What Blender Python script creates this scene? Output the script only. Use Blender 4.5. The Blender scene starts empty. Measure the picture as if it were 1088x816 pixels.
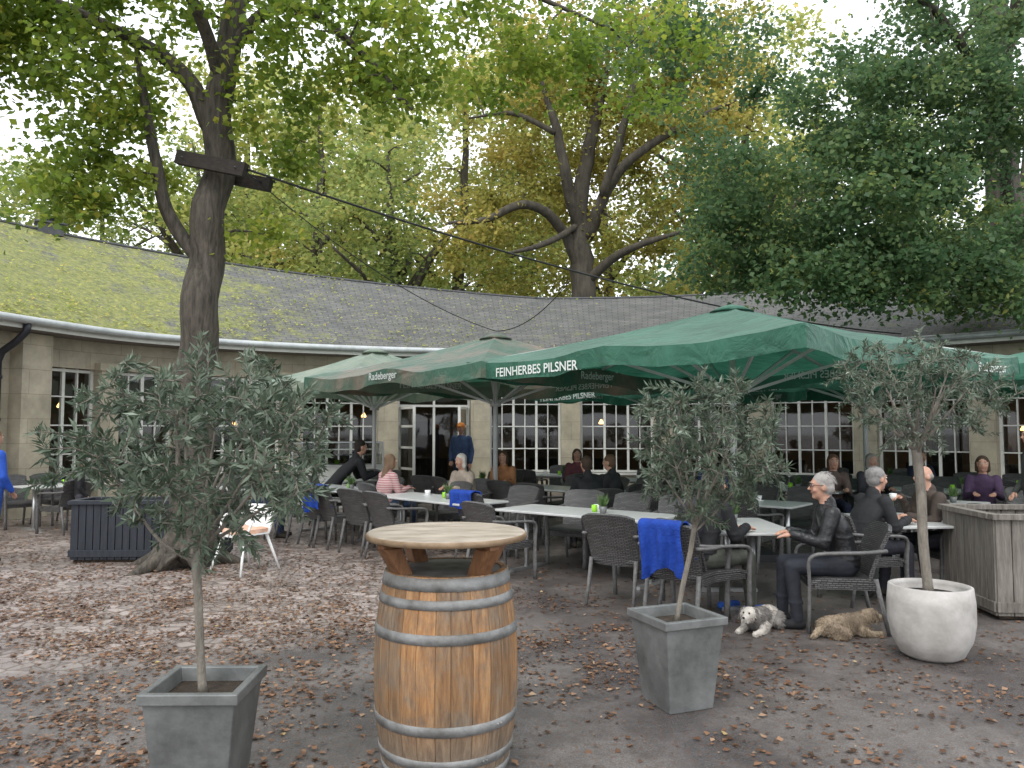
import bpy, math, random
import numpy as np
from mathutils import Vector, Matrix, noise
from mathutils.bvhtree import BVHTree
random.seed(7); rng=np.random.default_rng(7)
R=math.radians
scene=bpy.context.scene
COL=scene.collection

# ------------------------------------------------------------------ materials
def newmat(name):
    m=bpy.data.materials.new(name); m.use_nodes=True
    nt=m.node_tree; nt.nodes.clear()
    out=nt.nodes.new('ShaderNodeOutputMaterial')
    return m,nt,out
def N(nt,t,**kw):
    n=nt.nodes.new(t)
    for k,v in kw.items():
        if k in n.inputs: n.inputs[k].default_value=v
        else: setattr(n,k,v)
    return n
def L(nt,a,b): nt.links.new(a,b)
def c4(c): return (c[0],c[1],c[2],1)
def ramp(nt,fac,stops):
    r=nt.nodes.new('ShaderNodeValToRGB'); e=r.color_ramp.elements
    while len(e)<len(stops): e.new(0.5)
    for i,(p,c) in enumerate(stops): e[i].position=p; e[i].color=c4(c)
    L(nt,fac,r.inputs[0]); return r.outputs[0]
def pm(name,c1,c2,scale=5,rough=.6,bump=.1,metal=0,stretch=(1,1,1),coord='Object',rvar=0,bscale=None,spec=.4):
    m,nt,out=newmat(name)
    tc=N(nt,'ShaderNodeTexCoord'); mp=N(nt,'ShaderNodeMapping'); mp.inputs['Scale'].default_value=stretch
    L(nt,tc.outputs[coord],mp.inputs[0])
    n1=N(nt,'ShaderNodeTexNoise'); n1.inputs['Scale'].default_value=scale; n1.inputs['Detail'].default_value=6; n1.inputs['Roughness'].default_value=.65
    L(nt,mp.outputs[0],n1.inputs[0])
    col=ramp(nt,n1.outputs[0],[(.3,c1),(.7,c2)])
    b=N(nt,'ShaderNodeBsdfPrincipled'); b.inputs['Metallic'].default_value=metal
    b.inputs['Roughness'].default_value=rough; b.inputs['Specular IOR Level'].default_value=spec
    if rvar:
        mr=N(nt,'ShaderNodeMapRange'); mr.inputs[3].default_value=rough-rvar; mr.inputs[4].default_value=rough+rvar
        L(nt,n1.outputs[0],mr.inputs[0]); L(nt,mr.outputs[0],b.inputs['Roughness'])
    L(nt,col,b.inputs['Base Color'])
    if bump:
        n2=N(nt,'ShaderNodeTexNoise'); n2.inputs['Scale'].default_value=bscale or scale*4; n2.inputs['Detail'].default_value=4
        L(nt,mp.outputs[0],n2.inputs[0])
        bp=N(nt,'ShaderNodeBump'); bp.inputs['Strength'].default_value=bump; bp.inputs['Distance'].default_value=.02
        L(nt,n2.outputs[0],bp.inputs['Height']); L(nt,bp.outputs[0],b.inputs['Normal'])
    L(nt,b.outputs[0],out.inputs[0]); return m
def leafmat(name,stops,trans=.4,rough=.55,gain=1.0):
    m,nt,out=newmat(name)
    a=N(nt,'ShaderNodeAttribute'); a.attribute_name='tint'
    col=ramp(nt,a.outputs['Fac'],[(p,tuple(x*gain for x in c)) for p,c in stops])
    d=N(nt,'ShaderNodeBsdfPrincipled'); d.inputs['Roughness'].default_value=rough; d.inputs['Specular IOR Level'].default_value=.3
    t=N(nt,'ShaderNodeBsdfTranslucent'); mx=N(nt,'ShaderNodeMixShader'); mx.inputs[0].default_value=trans
    hs=N(nt,'ShaderNodeHueSaturation'); hs.inputs['Value'].default_value=1.8; hs.inputs['Saturation'].default_value=1.0
    L(nt,col,d.inputs['Base Color']); L(nt,col,hs.inputs['Color']); L(nt,hs.outputs[0],t.inputs[0])
    L(nt,d.outputs[0],mx.inputs[1]); L(nt,t.outputs[0],mx.inputs[2]); L(nt,mx.outputs[0],out.inputs[0]); return m
def brickmat(name,c1,c2,mortar,w,h,ms=.01,rough=.8,bump=.3,var=3,moss=False,offset=.5):
    m,nt,out=newmat(name)
    uv=N(nt,'ShaderNodeUVMap')
    br=N(nt,'ShaderNodeTexBrick'); br.inputs['Scale'].default_value=1; br.inputs['Brick Width'].default_value=w
    br.inputs['Row Height'].default_value=h; br.inputs['Mortar Size'].default_value=ms; br.offset=offset
    br.inputs['Color1'].default_value=c4(c1); br.inputs['Color2'].default_value=c4(c2); br.inputs['Mortar'].default_value=c4(mortar)
    L(nt,uv.outputs[0],br.inputs[0])
    tc=N(nt,'ShaderNodeTexCoord')
    n=N(nt,'ShaderNodeTexNoise'); n.inputs['Scale'].default_value=var; n.inputs['Detail'].default_value=8; n.inputs['Roughness'].default_value=.7
    L(nt,tc.outputs['Object'],n.inputs[0])
    v=ramp(nt,n.outputs[0],[(.3,(.62,.61,.6)),(.7,(1.15,1.12,1.08))])
    mx=N(nt,'ShaderNodeMix',data_type='RGBA',blend_type='MULTIPLY'); mx.inputs[0].default_value=1
    L(nt,br.outputs[0],mx.inputs[6]); L(nt,v,mx.inputs[7])
    col=mx.outputs[2]
    if moss:
        n2=N(nt,'ShaderNodeTexNoise'); n2.inputs['Scale'].default_value=1.3; n2.inputs['Detail'].default_value=12; n2.inputs['Roughness'].default_value=.84
        L(nt,tc.outputs['Object'],n2.inputs[0])
        sx=N(nt,'ShaderNodeSeparateXYZ'); L(nt,tc.outputs['Object'],sx.inputs[0])
        mr=N(nt,'ShaderNodeMapRange'); mr.inputs[1].default_value=-10; mr.inputs[2].default_value=-4; mr.inputs[3].default_value=.10; mr.inputs[4].default_value=-.12
        L(nt,sx.outputs[0],mr.inputs[0])
        mz=N(nt,'ShaderNodeMapRange'); mz.inputs[1].default_value=7.0; mz.inputs[2].default_value=4.2; mz.inputs[3].default_value=-.07; mz.inputs[4].default_value=.03
        L(nt,sx.outputs[2],mz.inputs[0])
        ad=N(nt,'ShaderNodeMath',operation='ADD'); L(nt,n2.outputs[0],ad.inputs[0]); L(nt,mr.outputs[0],ad.inputs[1])
        ad3=N(nt,'ShaderNodeMath',operation='ADD'); L(nt,ad.outputs[0],ad3.inputs[0]); L(nt,mz.outputs[0],ad3.inputs[1])
        f=ramp(nt,ad3.outputs[0],[(.46,(0,0,0)),(.56,(.9,.9,.9))])
        n3=N(nt,'ShaderNodeTexNoise'); n3.inputs['Scale'].default_value=9; n3.inputs['Detail'].default_value=7; n3.inputs['Roughness'].default_value=.82
        L(nt,tc.outputs['Object'],n3.inputs[0])
        mc=ramp(nt,n3.outputs[0],[(.34,(.06,.075,.02)),(.48,(.16,.175,.04)),(.6,(.27,.265,.065)),(.72,(.24,.15,.07))])
        m2=N(nt,'ShaderNodeMix',data_type='RGBA'); L(nt,f,m2.inputs[0]); L(nt,col,m2.inputs[6]); L(nt,mc,m2.inputs[7]); col=m2.outputs[2]
    b=N(nt,'ShaderNodeBsdfPrincipled'); b.inputs['Roughness'].default_value=rough
    L(nt,col,b.inputs['Base Color'])
    bp=N(nt,'ShaderNodeBump'); bp.inputs['Strength'].default_value=bump; bp.inputs['Distance'].default_value=.02
    iv=N(nt,'ShaderNodeMath',operation='SUBTRACT'); iv.inputs[0].default_value=1; L(nt,br.outputs['Fac'],iv.inputs[1])
    ad2=N(nt,'ShaderNodeMath',operation='ADD'); L(nt,iv.outputs[0],ad2.inputs[0]); L(nt,n.outputs[0],ad2.inputs[1])
    L(nt,ad2.outputs[0],bp.inputs['Height']); L(nt,bp.outputs[0],b.inputs['Normal'])
    L(nt,b.outputs[0],out.inputs[0]); return m
def emit(name,c,s):
    m,nt,out=newmat(name); e=N(nt,'ShaderNodeEmission'); e.inputs[0].default_value=c4(c); e.inputs[1].default_value=s
    L(nt,e.outputs[0],out.inputs[0]); return m
def fabric(name,c1,c2,trans,scale=1.2,lo=.35,hi=.65):
    m,nt,out=newmat(name)
    tc=N(nt,'ShaderNodeTexCoord'); n1=N(nt,'ShaderNodeTexNoise'); n1.inputs['Scale'].default_value=scale; n1.inputs['Detail'].default_value=8; n1.inputs['Roughness'].default_value=.7
    L(nt,tc.outputs['Object'],n1.inputs[0])
    col=ramp(nt,n1.outputs[0],[(lo,c1),(hi,c2)])
    d=N(nt,'ShaderNodeBsdfPrincipled'); d.inputs['Roughness'].default_value=.5; d.inputs['Sheen Weight'].default_value=.2
    t=N(nt,'ShaderNodeBsdfTranslucent'); mx=N(nt,'ShaderNodeMixShader'); mx.inputs[0].default_value=trans
    L(nt,col,d.inputs['Base Color']); L(nt,col,t.inputs[0])
    n2=N(nt,'ShaderNodeTexNoise'); n2.inputs['Scale'].default_value=2.5; n2.inputs['Detail'].default_value=5; n2.inputs['Distortion'].default_value=1.5; L(nt,tc.outputs['Object'],n2.inputs[0])
    bp=N(nt,'ShaderNodeBump'); bp.inputs['Strength'].default_value=.8; bp.inputs['Distance'].default_value=.07
    L(nt,n2.outputs[0],bp.inputs['Height']); L(nt,bp.outputs[0],d.inputs['Normal'])
    L(nt,d.outputs[0],mx.inputs[1]); L(nt,t.outputs[0],mx.inputs[2]); L(nt,mx.outputs[0],out.inputs[0]); return m
def stavemat():
    m,nt,out=newmat('barrel_oak')
    tc=N(nt,'ShaderNodeTexCoord'); a=N(nt,'ShaderNodeNewGeometry')
    mp=N(nt,'ShaderNodeMapping'); mp.inputs['Scale'].default_value=(14,14,1.4); L(nt,tc.outputs['Object'],mp.inputs[0])
    n=N(nt,'ShaderNodeTexNoise'); n.inputs['Scale'].default_value=3; n.inputs['Detail'].default_value=9; n.inputs['Roughness'].default_value=.75; L(nt,mp.outputs[0],n.inputs[0])
    n2=N(nt,'ShaderNodeTexNoise'); n2.inputs['Scale'].default_value=5; n2.inputs['Detail'].default_value=8; n2.inputs['Roughness'].default_value=.75; L(nt,tc.outputs['Object'],n2.inputs[0])
    col=ramp(nt,n.outputs[0],[(.28,(.12,.06,.026)),(.5,(.32,.17,.07)),(.72,(.46,.29,.14))])
    g=ramp(nt,n2.outputs[0],[(.42,(0,0,0)),(.66,(.95,.95,.95))])
    v=ramp(nt,a.outputs['Random Per Island'],[(0,(.68,.68,.71)),(1,(1.12,1.05,.98))])
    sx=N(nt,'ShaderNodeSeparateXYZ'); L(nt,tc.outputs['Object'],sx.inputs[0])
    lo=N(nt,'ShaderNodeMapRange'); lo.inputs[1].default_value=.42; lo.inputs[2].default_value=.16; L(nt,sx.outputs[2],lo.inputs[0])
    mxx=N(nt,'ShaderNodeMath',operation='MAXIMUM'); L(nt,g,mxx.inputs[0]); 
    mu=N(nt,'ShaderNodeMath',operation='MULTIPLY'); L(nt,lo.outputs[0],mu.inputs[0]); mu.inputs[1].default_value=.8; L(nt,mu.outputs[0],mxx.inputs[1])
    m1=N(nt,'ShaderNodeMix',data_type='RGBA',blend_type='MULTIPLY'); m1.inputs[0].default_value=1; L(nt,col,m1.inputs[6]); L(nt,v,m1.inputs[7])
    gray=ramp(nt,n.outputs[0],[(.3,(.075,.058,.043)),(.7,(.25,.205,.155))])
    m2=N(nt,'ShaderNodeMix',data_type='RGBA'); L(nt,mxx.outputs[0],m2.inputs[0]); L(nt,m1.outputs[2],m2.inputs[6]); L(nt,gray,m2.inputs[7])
    b=N(nt,'ShaderNodeBsdfPrincipled'); b.inputs['Roughness'].default_value=.62; L(nt,m2.outputs[2],b.inputs['Base Color'])
    bp=N(nt,'ShaderNodeBump'); bp.inputs['Strength'].default_value=.5; bp.inputs['Distance'].default_value=.01; L(nt,n.outputs[0],bp.inputs['Height']); L(nt,bp.outputs[0],b.inputs['Normal'])
    L(nt,b.outputs[0],out.inputs[0]); return m
def weave(name,c1,c2,s=.022):
    m,nt,out=newmat(name)
    uv=N(nt,'ShaderNodeUVMap')
    br=N(nt,'ShaderNodeTexBrick'); br.inputs['Scale'].default_value=1; br.inputs['Brick Width'].default_value=s*1.6; br.inputs['Row Height'].default_value=s*.55; br.inputs['Mortar Size'].default_value=s*.13
    br.inputs['Color1'].default_value=c4(c1); br.inputs['Color2'].default_value=c4(c2); br.inputs['Mortar'].default_value=c4([x*.25 for x in c1])
    L(nt,uv.outputs[0],br.inputs[0])
    b=N(nt,'ShaderNodeBsdfPrincipled'); b.inputs['Roughness'].default_value=.45; L(nt,br.outputs[0],b.inputs['Base Color'])
    iv=N(nt,'ShaderNodeMath',operation='SUBTRACT'); iv.inputs[0].default_value=1; L(nt,br.outputs['Fac'],iv.inputs[1])
    bp=N(nt,'ShaderNodeBump'); bp.inputs['Strength'].default_value=.6; bp.inputs['Distance'].default_value=.006; L(nt,iv.outputs[0],bp.inputs['Height']); L(nt,bp.outputs[0],b.inputs['Normal'])
    L(nt,b.outputs[0],out.inputs[0]); return m
def stripes(name,c1,c2,sc):
    m,nt,out=newmat(name); tc=N(nt,'ShaderNodeTexCoord'); w=N(nt,'ShaderNodeTexWave'); w.bands_direction='Z'; w.inputs['Scale'].default_value=sc; w.inputs['Distortion'].default_value=1
    L(nt,tc.outputs['Object'],w.inputs[0]); col=ramp(nt,w.outputs[0],[(.4,c1),(.6,c2)])
    b=N(nt,'ShaderNodeBsdfPrincipled'); b.inputs['Roughness'].default_value=.9; L(nt,col,b.inputs['Base Color']); L(nt,b.outputs[0],out.inputs[0]); return m
def glassmat():
    m,nt,out=newmat('window_glass'); t=N(nt,'ShaderNodeBsdfTransparent'); t.inputs[0].default_value=(.7,.73,.72,1)
    g=N(nt,'ShaderNodeBsdfGlossy'); g.inputs['Roughness'].default_value=.03; f=N(nt,'ShaderNodeFresnel'); f.inputs[0].default_value=1.7
    mx=N(nt,'ShaderNodeMixShader'); L(nt,f.outputs[0],mx.inputs[0]); L(nt,t.outputs[0],mx.inputs[1]); L(nt,g.outputs[0],mx.inputs[2]); L(nt,mx.outputs[0],out.inputs[0]); return m
def groundmat():
    m,nt,out=newmat('wet_asphalt')
    tc=N(nt,'ShaderNodeTexCoord'); P=tc.outputs['Object']
    def nz(s,d=6,r=.6):
        n=N(nt,'ShaderNodeTexNoise'); n.inputs['Scale'].default_value=s; n.inputs['Detail'].default_value=d; n.inputs['Roughness'].default_value=r; L(nt,P,n.inputs[0]); return n.outputs[0]
    big=nz(.7,5); mid=nz(4,9,.78); fine=nz(90,3,.8); lit=nz(22,6,.8)
    asp=ramp(nt,mid,[(.3,(.075,.068,.065)),(.7,(.185,.167,.157))])
    fn=ramp(nt,fine,[(.35,(.5,.5,.5)),(.65,(1.4,1.38,1.35))])
    m1=N(nt,'ShaderNodeMix',data_type='RGBA',blend_type='MULTIPLY'); m1.inputs[0].default_value=1; L(nt,asp,m1.inputs[6]); L(nt,fn,m1.inputs[7])
    wet=ramp(nt,big,[(.42,(1,1,1)),(.56,(0,0,0))])
    m2=N(nt,'ShaderNodeMix',data_type='RGBA',blend_type='MULTIPLY'); L(nt,wet,m2.inputs[0]); L(nt,m1.outputs[2],m2.inputs[6]); m2.inputs[7].default_value=(.62,.62,.66,1)
    lf=ramp(nt,lit,[(.52,(0,0,0)),(.6,(.7,.7,.7))])
    ml=N(nt,'ShaderNodeMix',data_type='RGBA'); L(nt,lf,ml.inputs[0]); L(nt,m2.outputs[2],ml.inputs[6]); ml.inputs[7].default_value=(.10,.06,.04,1)
    sx=N(nt,'ShaderNodeSeparateXYZ'); L(nt,P,sx.inputs[0])
    vo=N(nt,'ShaderNodeTexVoronoi'); vo.feature='DISTANCE_TO_EDGE'; vo.inputs['Scale'].default_value=7; L(nt,P,vo.inputs[0])
    vc=N(nt,'ShaderNodeTexVoronoi'); vc.inputs['Scale'].default_value=7; L(nt,P,vc.inputs[0])
    sep=N(nt,'ShaderNodeSeparateColor'); L(nt,vc.outputs['Color'],sep.inputs[0])
    cobc=ramp(nt,sep.outputs[0],[(0,(.20,.165,.145)),(1,(.38,.32,.29))])
    edge=ramp(nt,vo.outputs[0],[(.02,(.4,.34,.3)),(.1,(1,1,1))])
    m3=N(nt,'ShaderNodeMix',data_type='RGBA',blend_type='MULTIPLY'); m3.inputs[0].default_value=1; L(nt,cobc,m3.inputs[6]); L(nt,edge,m3.inputs[7])
    my=N(nt,'ShaderNodeMath',operation='MULTIPLY_ADD'); L(nt,sx.outputs[0],my.inputs[0]); my.inputs[1].default_value=-.45; L(nt,sx.outputs[1],my.inputs[2])
    nb=N(nt,'ShaderNodeMath',operation='MULTIPLY_ADD'); L(nt,big,nb.inputs[0]); nb.inputs[1].default_value=2; L(nt,my.outputs[0],nb.inputs[2])
    mr=N(nt,'ShaderNodeMapRange'); mr.inputs[1].default_value=7.6; mr.inputs[2].default_value=8.6; L(nt,nb.outputs[0],mr.inputs[0])
    mx=N(nt,'ShaderNodeMapRange'); mx.inputs[1].default_value=.3; mx.inputs[2].default_value=-.6; L(nt,sx.outputs[0],mx.inputs[0])
    mk=N(nt,'ShaderNodeMath',operation='MULTIPLY'); L(nt,mr.outputs[0],mk.inputs[0]); L(nt,mx.outputs[0],mk.inputs[1])
    m4=N(nt,'ShaderNodeMix',data_type='RGBA'); L(nt,mk.outputs[0],m4.inputs[0]); L(nt,ml.outputs[2],m4.inputs[6]); L(nt,m3.outputs[2],m4.inputs[7])
    b=N(nt,'ShaderNodeBsdfPrincipled'); L(nt,m4.outputs[2],b.inputs['Base Color'])
    rg=ramp(nt,big,[(.4,(.22,)*3),(.6,(.52,)*3)]); L(nt,rg,b.inputs['Roughness'])
    bp=N(nt,'ShaderNodeBump'); bp.inputs['Strength'].default_value=.3; bp.inputs['Distance'].default_value=.01; L(nt,fine,bp.inputs['Height'])
    bp2=N(nt,'ShaderNodeBump'); bp2.inputs['Strength'].default_value=.25; bp2.inputs['Distance'].default_value=.03; L(nt,mid,bp2.inputs['Height']); L(nt,bp.outputs[0],bp2.inputs['Normal'])
    L(nt,bp2.outputs[0],b.inputs['Normal']); L(nt,b.outputs[0],out.inputs[0]); return m

M={}
M['ground']=groundmat()
M['stone']=brickmat('sandstone',(.42,.385,.29),(.46,.42,.33),(.31,.28,.21),.95,.48,.007,.85,.15,1.6)
M['slate']=brickmat('roof_shingle',(.095,.10,.098),(.14,.14,.132),(.05,.05,.05),.28,.17,.012,.75,.5,1.5,moss=True)
M['white']=pm('white_paint',(.60,.60,.55),(.72,.72,.67),6,.4,.03)
M['gutter']=pm('zinc_gutter',(.36,.38,.38),(.52,.54,.54),4,.45,.03,.3)
M['glass']=glassmat()
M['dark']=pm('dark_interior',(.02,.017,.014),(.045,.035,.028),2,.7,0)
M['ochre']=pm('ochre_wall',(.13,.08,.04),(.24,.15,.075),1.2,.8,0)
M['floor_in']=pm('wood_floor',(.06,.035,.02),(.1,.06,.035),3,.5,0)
M['pipe']=pm('dark_downpipe',(.015,.017,.023),(.03,.032,.04),8,.4,.05)
M['bark']=pm('bark',(.026,.023,.018),(.115,.098,.078),7,.9,1.0,0,(3,3,.5),bscale=11)
M['barkg']=pm('bark_oak',(.03,.026,.02),(.09,.078,.058),3,.9,.8,0,(2,2,.5),bscale=8)
M['olivebark']=pm('olive_bark',(.12,.105,.085),(.27,.24,.2),14,.85,.5,0,(2,2,.6))
M['zinc']=pm('zinc_pot',(.10,.104,.10),(.24,.245,.24),4,.5,.2,.4,rvar=.15)
M['soil']=pm('soil',(.025,.018,.012),(.07,.05,.035),25,.95,.8)
M['concrete']=pm('concrete_pot',(.29,.27,.245),(.50,.475,.45),4,.8,.25)
M['grayboard']=pm('weathered_board',(.10,.088,.075),(.26,.235,.205),5,.8,.5,0,(6,6,.6))
M['navy']=pm('navy_board',(.012,.015,.022),(.028,.032,.04),5,.6,.2,0,(6,6,.6))
M['stave']=stavemat()
M['hoop']=pm('galvanised_hoop',(.11,.108,.10),(.31,.31,.305),7,.6,.2,.35,rvar=.12)
M['topwood']=pm('table_top_wood',(.23,.185,.14),(.46,.40,.33),3.5,.5,.15,0,(1.5,4,1),rvar=.15)
M['brace']=pm('brown_brace',(.12,.05,.02),(.24,.115,.05),8,.55,.1,0,(5,5,1))
M['edge']=pm('table_edge_band',(.15,.095,.05),(.3,.21,.13),10,.5,.1)
M['metal']=pm('aluminium',(.42,.43,.43),(.6,.6,.6),5,.35,.02,.8)
M['rib']=pm('light_grey_rib',(.50,.51,.50),(.62,.62,.61),5,.45,.02,.1)
M['dmetal']=pm('dark_metal',(.05,.052,.055),(.09,.09,.095),5,.45,.02,.5)
M['wicker']=weave('wicker',(.070,.067,.066),(.145,.14,.135),.03)
M['wickerleg']=pm('wicker_frame',(.08,.077,.075),(.17,.165,.16),30,.5,.2)
M['tabletop']=pm('laminate_top',(.46,.47,.46),(.58,.58,.56),5,.3,.02)
M['green']=fabric('green_canvas',(.014,.098,.058),(.048,.195,.125),.28)
M['green2']=fabric('faded_green_canvas',(.045,.15,.095),(.27,.21,.16),.25,.8,.42,.62)
M['green3']=fabric('pale_green_canvas',(.14,.24,.17),(.32,.36,.28),.3)
M['letters']=pm('print_white',(.62,.66,.62),(.74,.77,.74),4,.7,0)
M['whiteplastic']=pm('white_plastic',(.72,.72,.70),(.8,.8,.78),4,.35,0)
M['blue']=pm('blue_fleece',(.006,.032,.21),(.012,.055,.33),12,.95,.6)
M['limeglass']=pm('lime_glass',(.25,.6,.02),(.35,.7,.05),4,.2,0)
M['porcelain']=pm('porcelain',(.75,.75,.73),(.8,.8,.78),4,.2,0)
M['cable']=pm('black_cable',(.01,.01,.01),(.02,.02,.02),4,.6,0)
M['beam']=pm('dark_beam',(.015,.012,.01),(.04,.032,.025),8,.8,.4,0,(1,6,6))
M['lamp']=emit('warm_lamp',(1,.55,.18),6)
M['herb']=pm('herb_green',(.05,.10,.03),(.12,.2,.06),9,.6,0)
M['skin']=pm('skin',(.42,.225,.155),(.55,.32,.23),20,.5,.02)
M['eye']=pm('eye_dark',(.02,.015,.01),(.03,.02,.02),4,.2,0)
M['lip']=pm('lip',(.33,.12,.10),(.38,.15,.12),4,.5,0)
G_leaf=leafmat('linden_leaves',[(0,(.055,.095,.016)),(.45,(.12,.18,.025)),(.8,(.22,.26,.04)),(1,(.36,.32,.055))],.5)
G_oak=leafmat('oak_leaves',[(0,(.085,.10,.02)),(.45,(.18,.175,.04)),(.8,(.30,.255,.065)),(1,(.36,.25,.08))],.5,gain=1.2)
G_maple=leafmat('plane_leaves',[(0,(.028,.060,.028)),(.5,(.065,.115,.048)),(.88,(.13,.175,.06)),(1,(.28,.26,.07))],.42,gain=1.2)
G_bg=leafmat('background_leaves',[(0,(.06,.09,.03)),(.5,(.135,.175,.052)),(.85,(.24,.25,.075)),(1,(.34,.29,.10))],.5,gain=1.3)
G_bgy=leafmat('background_leaves_yellow',[(0,(.11,.135,.04)),(.5,(.21,.235,.07)),(.85,(.31,.295,.09)),(1,(.38,.29,.11))],.5,gain=1.3)
G_olive=leafmat('olive_leaves',[(0,(.035,.055,.035)),(.5,(.085,.115,.075)),(.8,(.18,.22,.165)),(1,(.34,.38,.31))],.15,.42)
G_fall=leafmat('fallen_leaves',[(0,(.045,.024,.013)),(.35,(.135,.066,.034)),(.7,(.26,.145,.082)),(.93,(.38,.26,.17)),(1,(.40,.31,.06))],.05,.5)

# ------------------------------------------------------------------ mesh builder
class MB:
    def __init__(s): s.v=[];s.f=[];s.m=[];s.sm=[];s.mats=[]
    def mi(s,m):
        if m not in s.mats: s.mats.append(m)
        return s.mats.index(m)
    def add(s,vs,fs,m,smooth=False,T=None):
        o=len(s.v); k=s.mi(m)
        for p in vs:
            p=Vector(p)
            s.v.append(T@p if T else p)
        for f in fs: s.f.append([i+o for i in f]); s.m.append(k); s.sm.append(smooth)
    def box(s,m,c,size,rz=0,T=None,top=1.0):
        x,y,z=[a/2 for a in size]
        vs=[(-x,-y,-z),(x,-y,-z),(x,y,-z),(-x,y,-z),(-x*top,-y*top,z),(x*top,-y*top,z),(x*top,y*top,z),(-x*top,y*top,z)]
        X=Matrix.Translation(c)@Matrix.Rotation(rz,4,'Z')
        if T: X=T@X
        s.add(vs,[(0,3,2,1),(4,5,6,7),(0,1,5,4),(1,2,6,5),(2,3,7,6),(3,0,4,7)],m,False,X)
    def beam(s,m,a,b,w,h,T=None,up=(0,0,1)):
        a=Vector(a);b=Vector(b);d=(b-a);l=d.length
        if l<1e-6: return
        d.normalize(); u=Vector(up)
        if abs(d.dot(u))>.98: u=Vector((0,1,0))
        r=d.cross(u).normalized(); u=r.cross(d).normalized()
        vs=[]
        for p in (a,b):
            for sx,sz in((-1,-1),(1,-1),(1,1),(-1,1)): vs.append(p+r*(sx*w/2)+u*(sz*h/2))
        s.add(vs,[(3,2,1,0),(4,5,6,7),(0,1,5,4),(1,2,6,5),(2,3,7,6),(3,0,4,7)],m,False,T)
    def tube(s,m,pts,rad,n=8,T=None,caps=True,smooth=True,sq=(1,1)):
        pts=[Vector(p) for p in pts]; k=len(pts)
        if not hasattr(rad,'__len__'): rad=[rad]*k
        vs=[];prev=None
        for i,p in enumerate(pts):
            d=(pts[min(i+1,k-1)]-pts[max(i-1,0)])
            d=d.normalized() if d.length>1e-9 else Vector((0,0,1))
            if prev is None:
                a=Vector((1,0,0)) if abs(d.x)<.9 else Vector((0,1,0))
                u=(a-d*a.dot(d)).normalized()
            else:
                u=(prev-d*prev.dot(d))
                u=u.normalized() if u.length>1e-6 else Vector((1,0,0))
            prev=u; w=d.cross(u)
            for j in range(n):
                t=2*math.pi*j/n; vs.append(p+u*(math.cos(t)*rad[i]*sq[0])+w*(math.sin(t)*rad[i]*sq[1]))
        fs=[]
        for i in range(k-1):
            for j in range(n): fs.append((i*n+j,i*n+(j+1)%n,(i+1)*n+(j+1)%n,(i+1)*n+j))
        if caps: fs.append(tuple(range(n-1,-1,-1))); fs.append(tuple((k-1)*n+j for j in range(n)))
        s.add(vs,fs,m,smooth,T)
    def lathe(s,m,prof,n=32,T=None,smooth=True,c=(0,0,0)):
        vs=[];k=len(prof)
        for r,z in prof:
            for j in range(n):
                t=2*math.pi*j/n; vs.append((c[0]+r*math.cos(t),c[1]+r*math.sin(t),c[2]+z))
        fs=[(i*n+j,i*n+(j+1)%n,(i+1)*n+(j+1)%n,(i+1)*n+j) for i in range(k-1) for j in range(n)]
        if prof[0][0]>1e-4: fs.append(tuple(range(n-1,-1,-1)))
        if prof[-1][0]>1e-4: fs.append(tuple((k-1)*n+j for j in range(n)))
        s.add(vs,fs,m,smooth,T)
    def panel(s,m,fn,nu,nv,th,T=None):
        P=[[Vector(fn(i/nu,j/nv)) for j in range(nv+1)] for i in range(nu+1)]
        vs=[];
        def nrm(i,j):
            a=P[min(i+1,nu)][j]-P[max(i-1,0)][j]; b=P[i][min(j+1,nv)]-P[i][max(j-1,0)]
            q=a.cross(b); return q.normalized() if q.length>1e-9 else Vector((0,0,1))
        for sgn in (1,-1):
            for i in range(nu+1):
                for j in range(nv+1): vs.append(P[i][j]+nrm(i,j)*(sgn*th/2))
        W=nv+1;O=(nu+1)*W;fs=[]
        for i in range(nu):
            for j in range(nv):
                a=i*W+j; fs.append((a,a+W,a+W+1,a+1)); fs.append((O+a,O+a+1,O+a+W+1,O+a+W))
        s.add(vs,fs,m,True,T)
        es=[]
        for i in range(nu): es.append((i*W,O+i*W,O+(i+1)*W,(i+1)*W)); es.append((i*W+nv,(i+1)*W+nv,O+(i+1)*W+nv,O+i*W+nv))
        for j in range(nv): es.append((j,j+1,O+j+1,O+j)); a=nu*W+j; es.append((a,O+a,O+a+1,a+1))
        s.add(vs,es,m,False,T)
    def mesh(s,name,uv=True):
        me=bpy.data.meshes.new(name); me.from_pydata([tuple(p) for p in s.v],[],s.f)
        for m in s.mats: me.materials.append(m)
        me.polygons.foreach_set('material_index',s.m); me.polygons.foreach_set('use_smooth',s.sm)
        if uv:
            ul=me.uv_layers.new(name='UVMap'); 
            arr=np.zeros(len(me.loops)*2,dtype=np.float32)
            for p in me.polygons:
                n=p.normal
                if abs(n.z)>.95: U=Vector((1,0,0)); V=Vector((0,1,0))
                else: U=Vector((0,0,1)).cross(n).normalized(); V=n.cross(U)
                for li in p.loop_indices:
                    co=me.vertices[me.loops[li].vertex_index].co
                    arr[li*2]=co.dot(U); arr[li*2+1]=co.dot(V)
            ul.data.foreach_set('uv',arr)
        me.update(); return me
    def obj(s,name,parent=None,loc=None,rz=0,bevel=0,uv=True):
        o=bpy.data.objects.new(name,s.mesh(name,uv)); COL.objects.link(o)
        if parent: o.parent=parent
        if loc: o.location=loc
        o.rotation_euler[2]=rz
        if bevel:
            b=o.modifiers.new('b','BEVEL'); b.width=bevel; b.segments=2; b.limit_method='ANGLE'
        return o
def empty(name,loc=(0,0,0),rz=0):
    o=bpy.data.objects.new(name,None); COL.objects.link(o); o.location=loc; o.rotation_euler[2]=rz; return o

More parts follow.
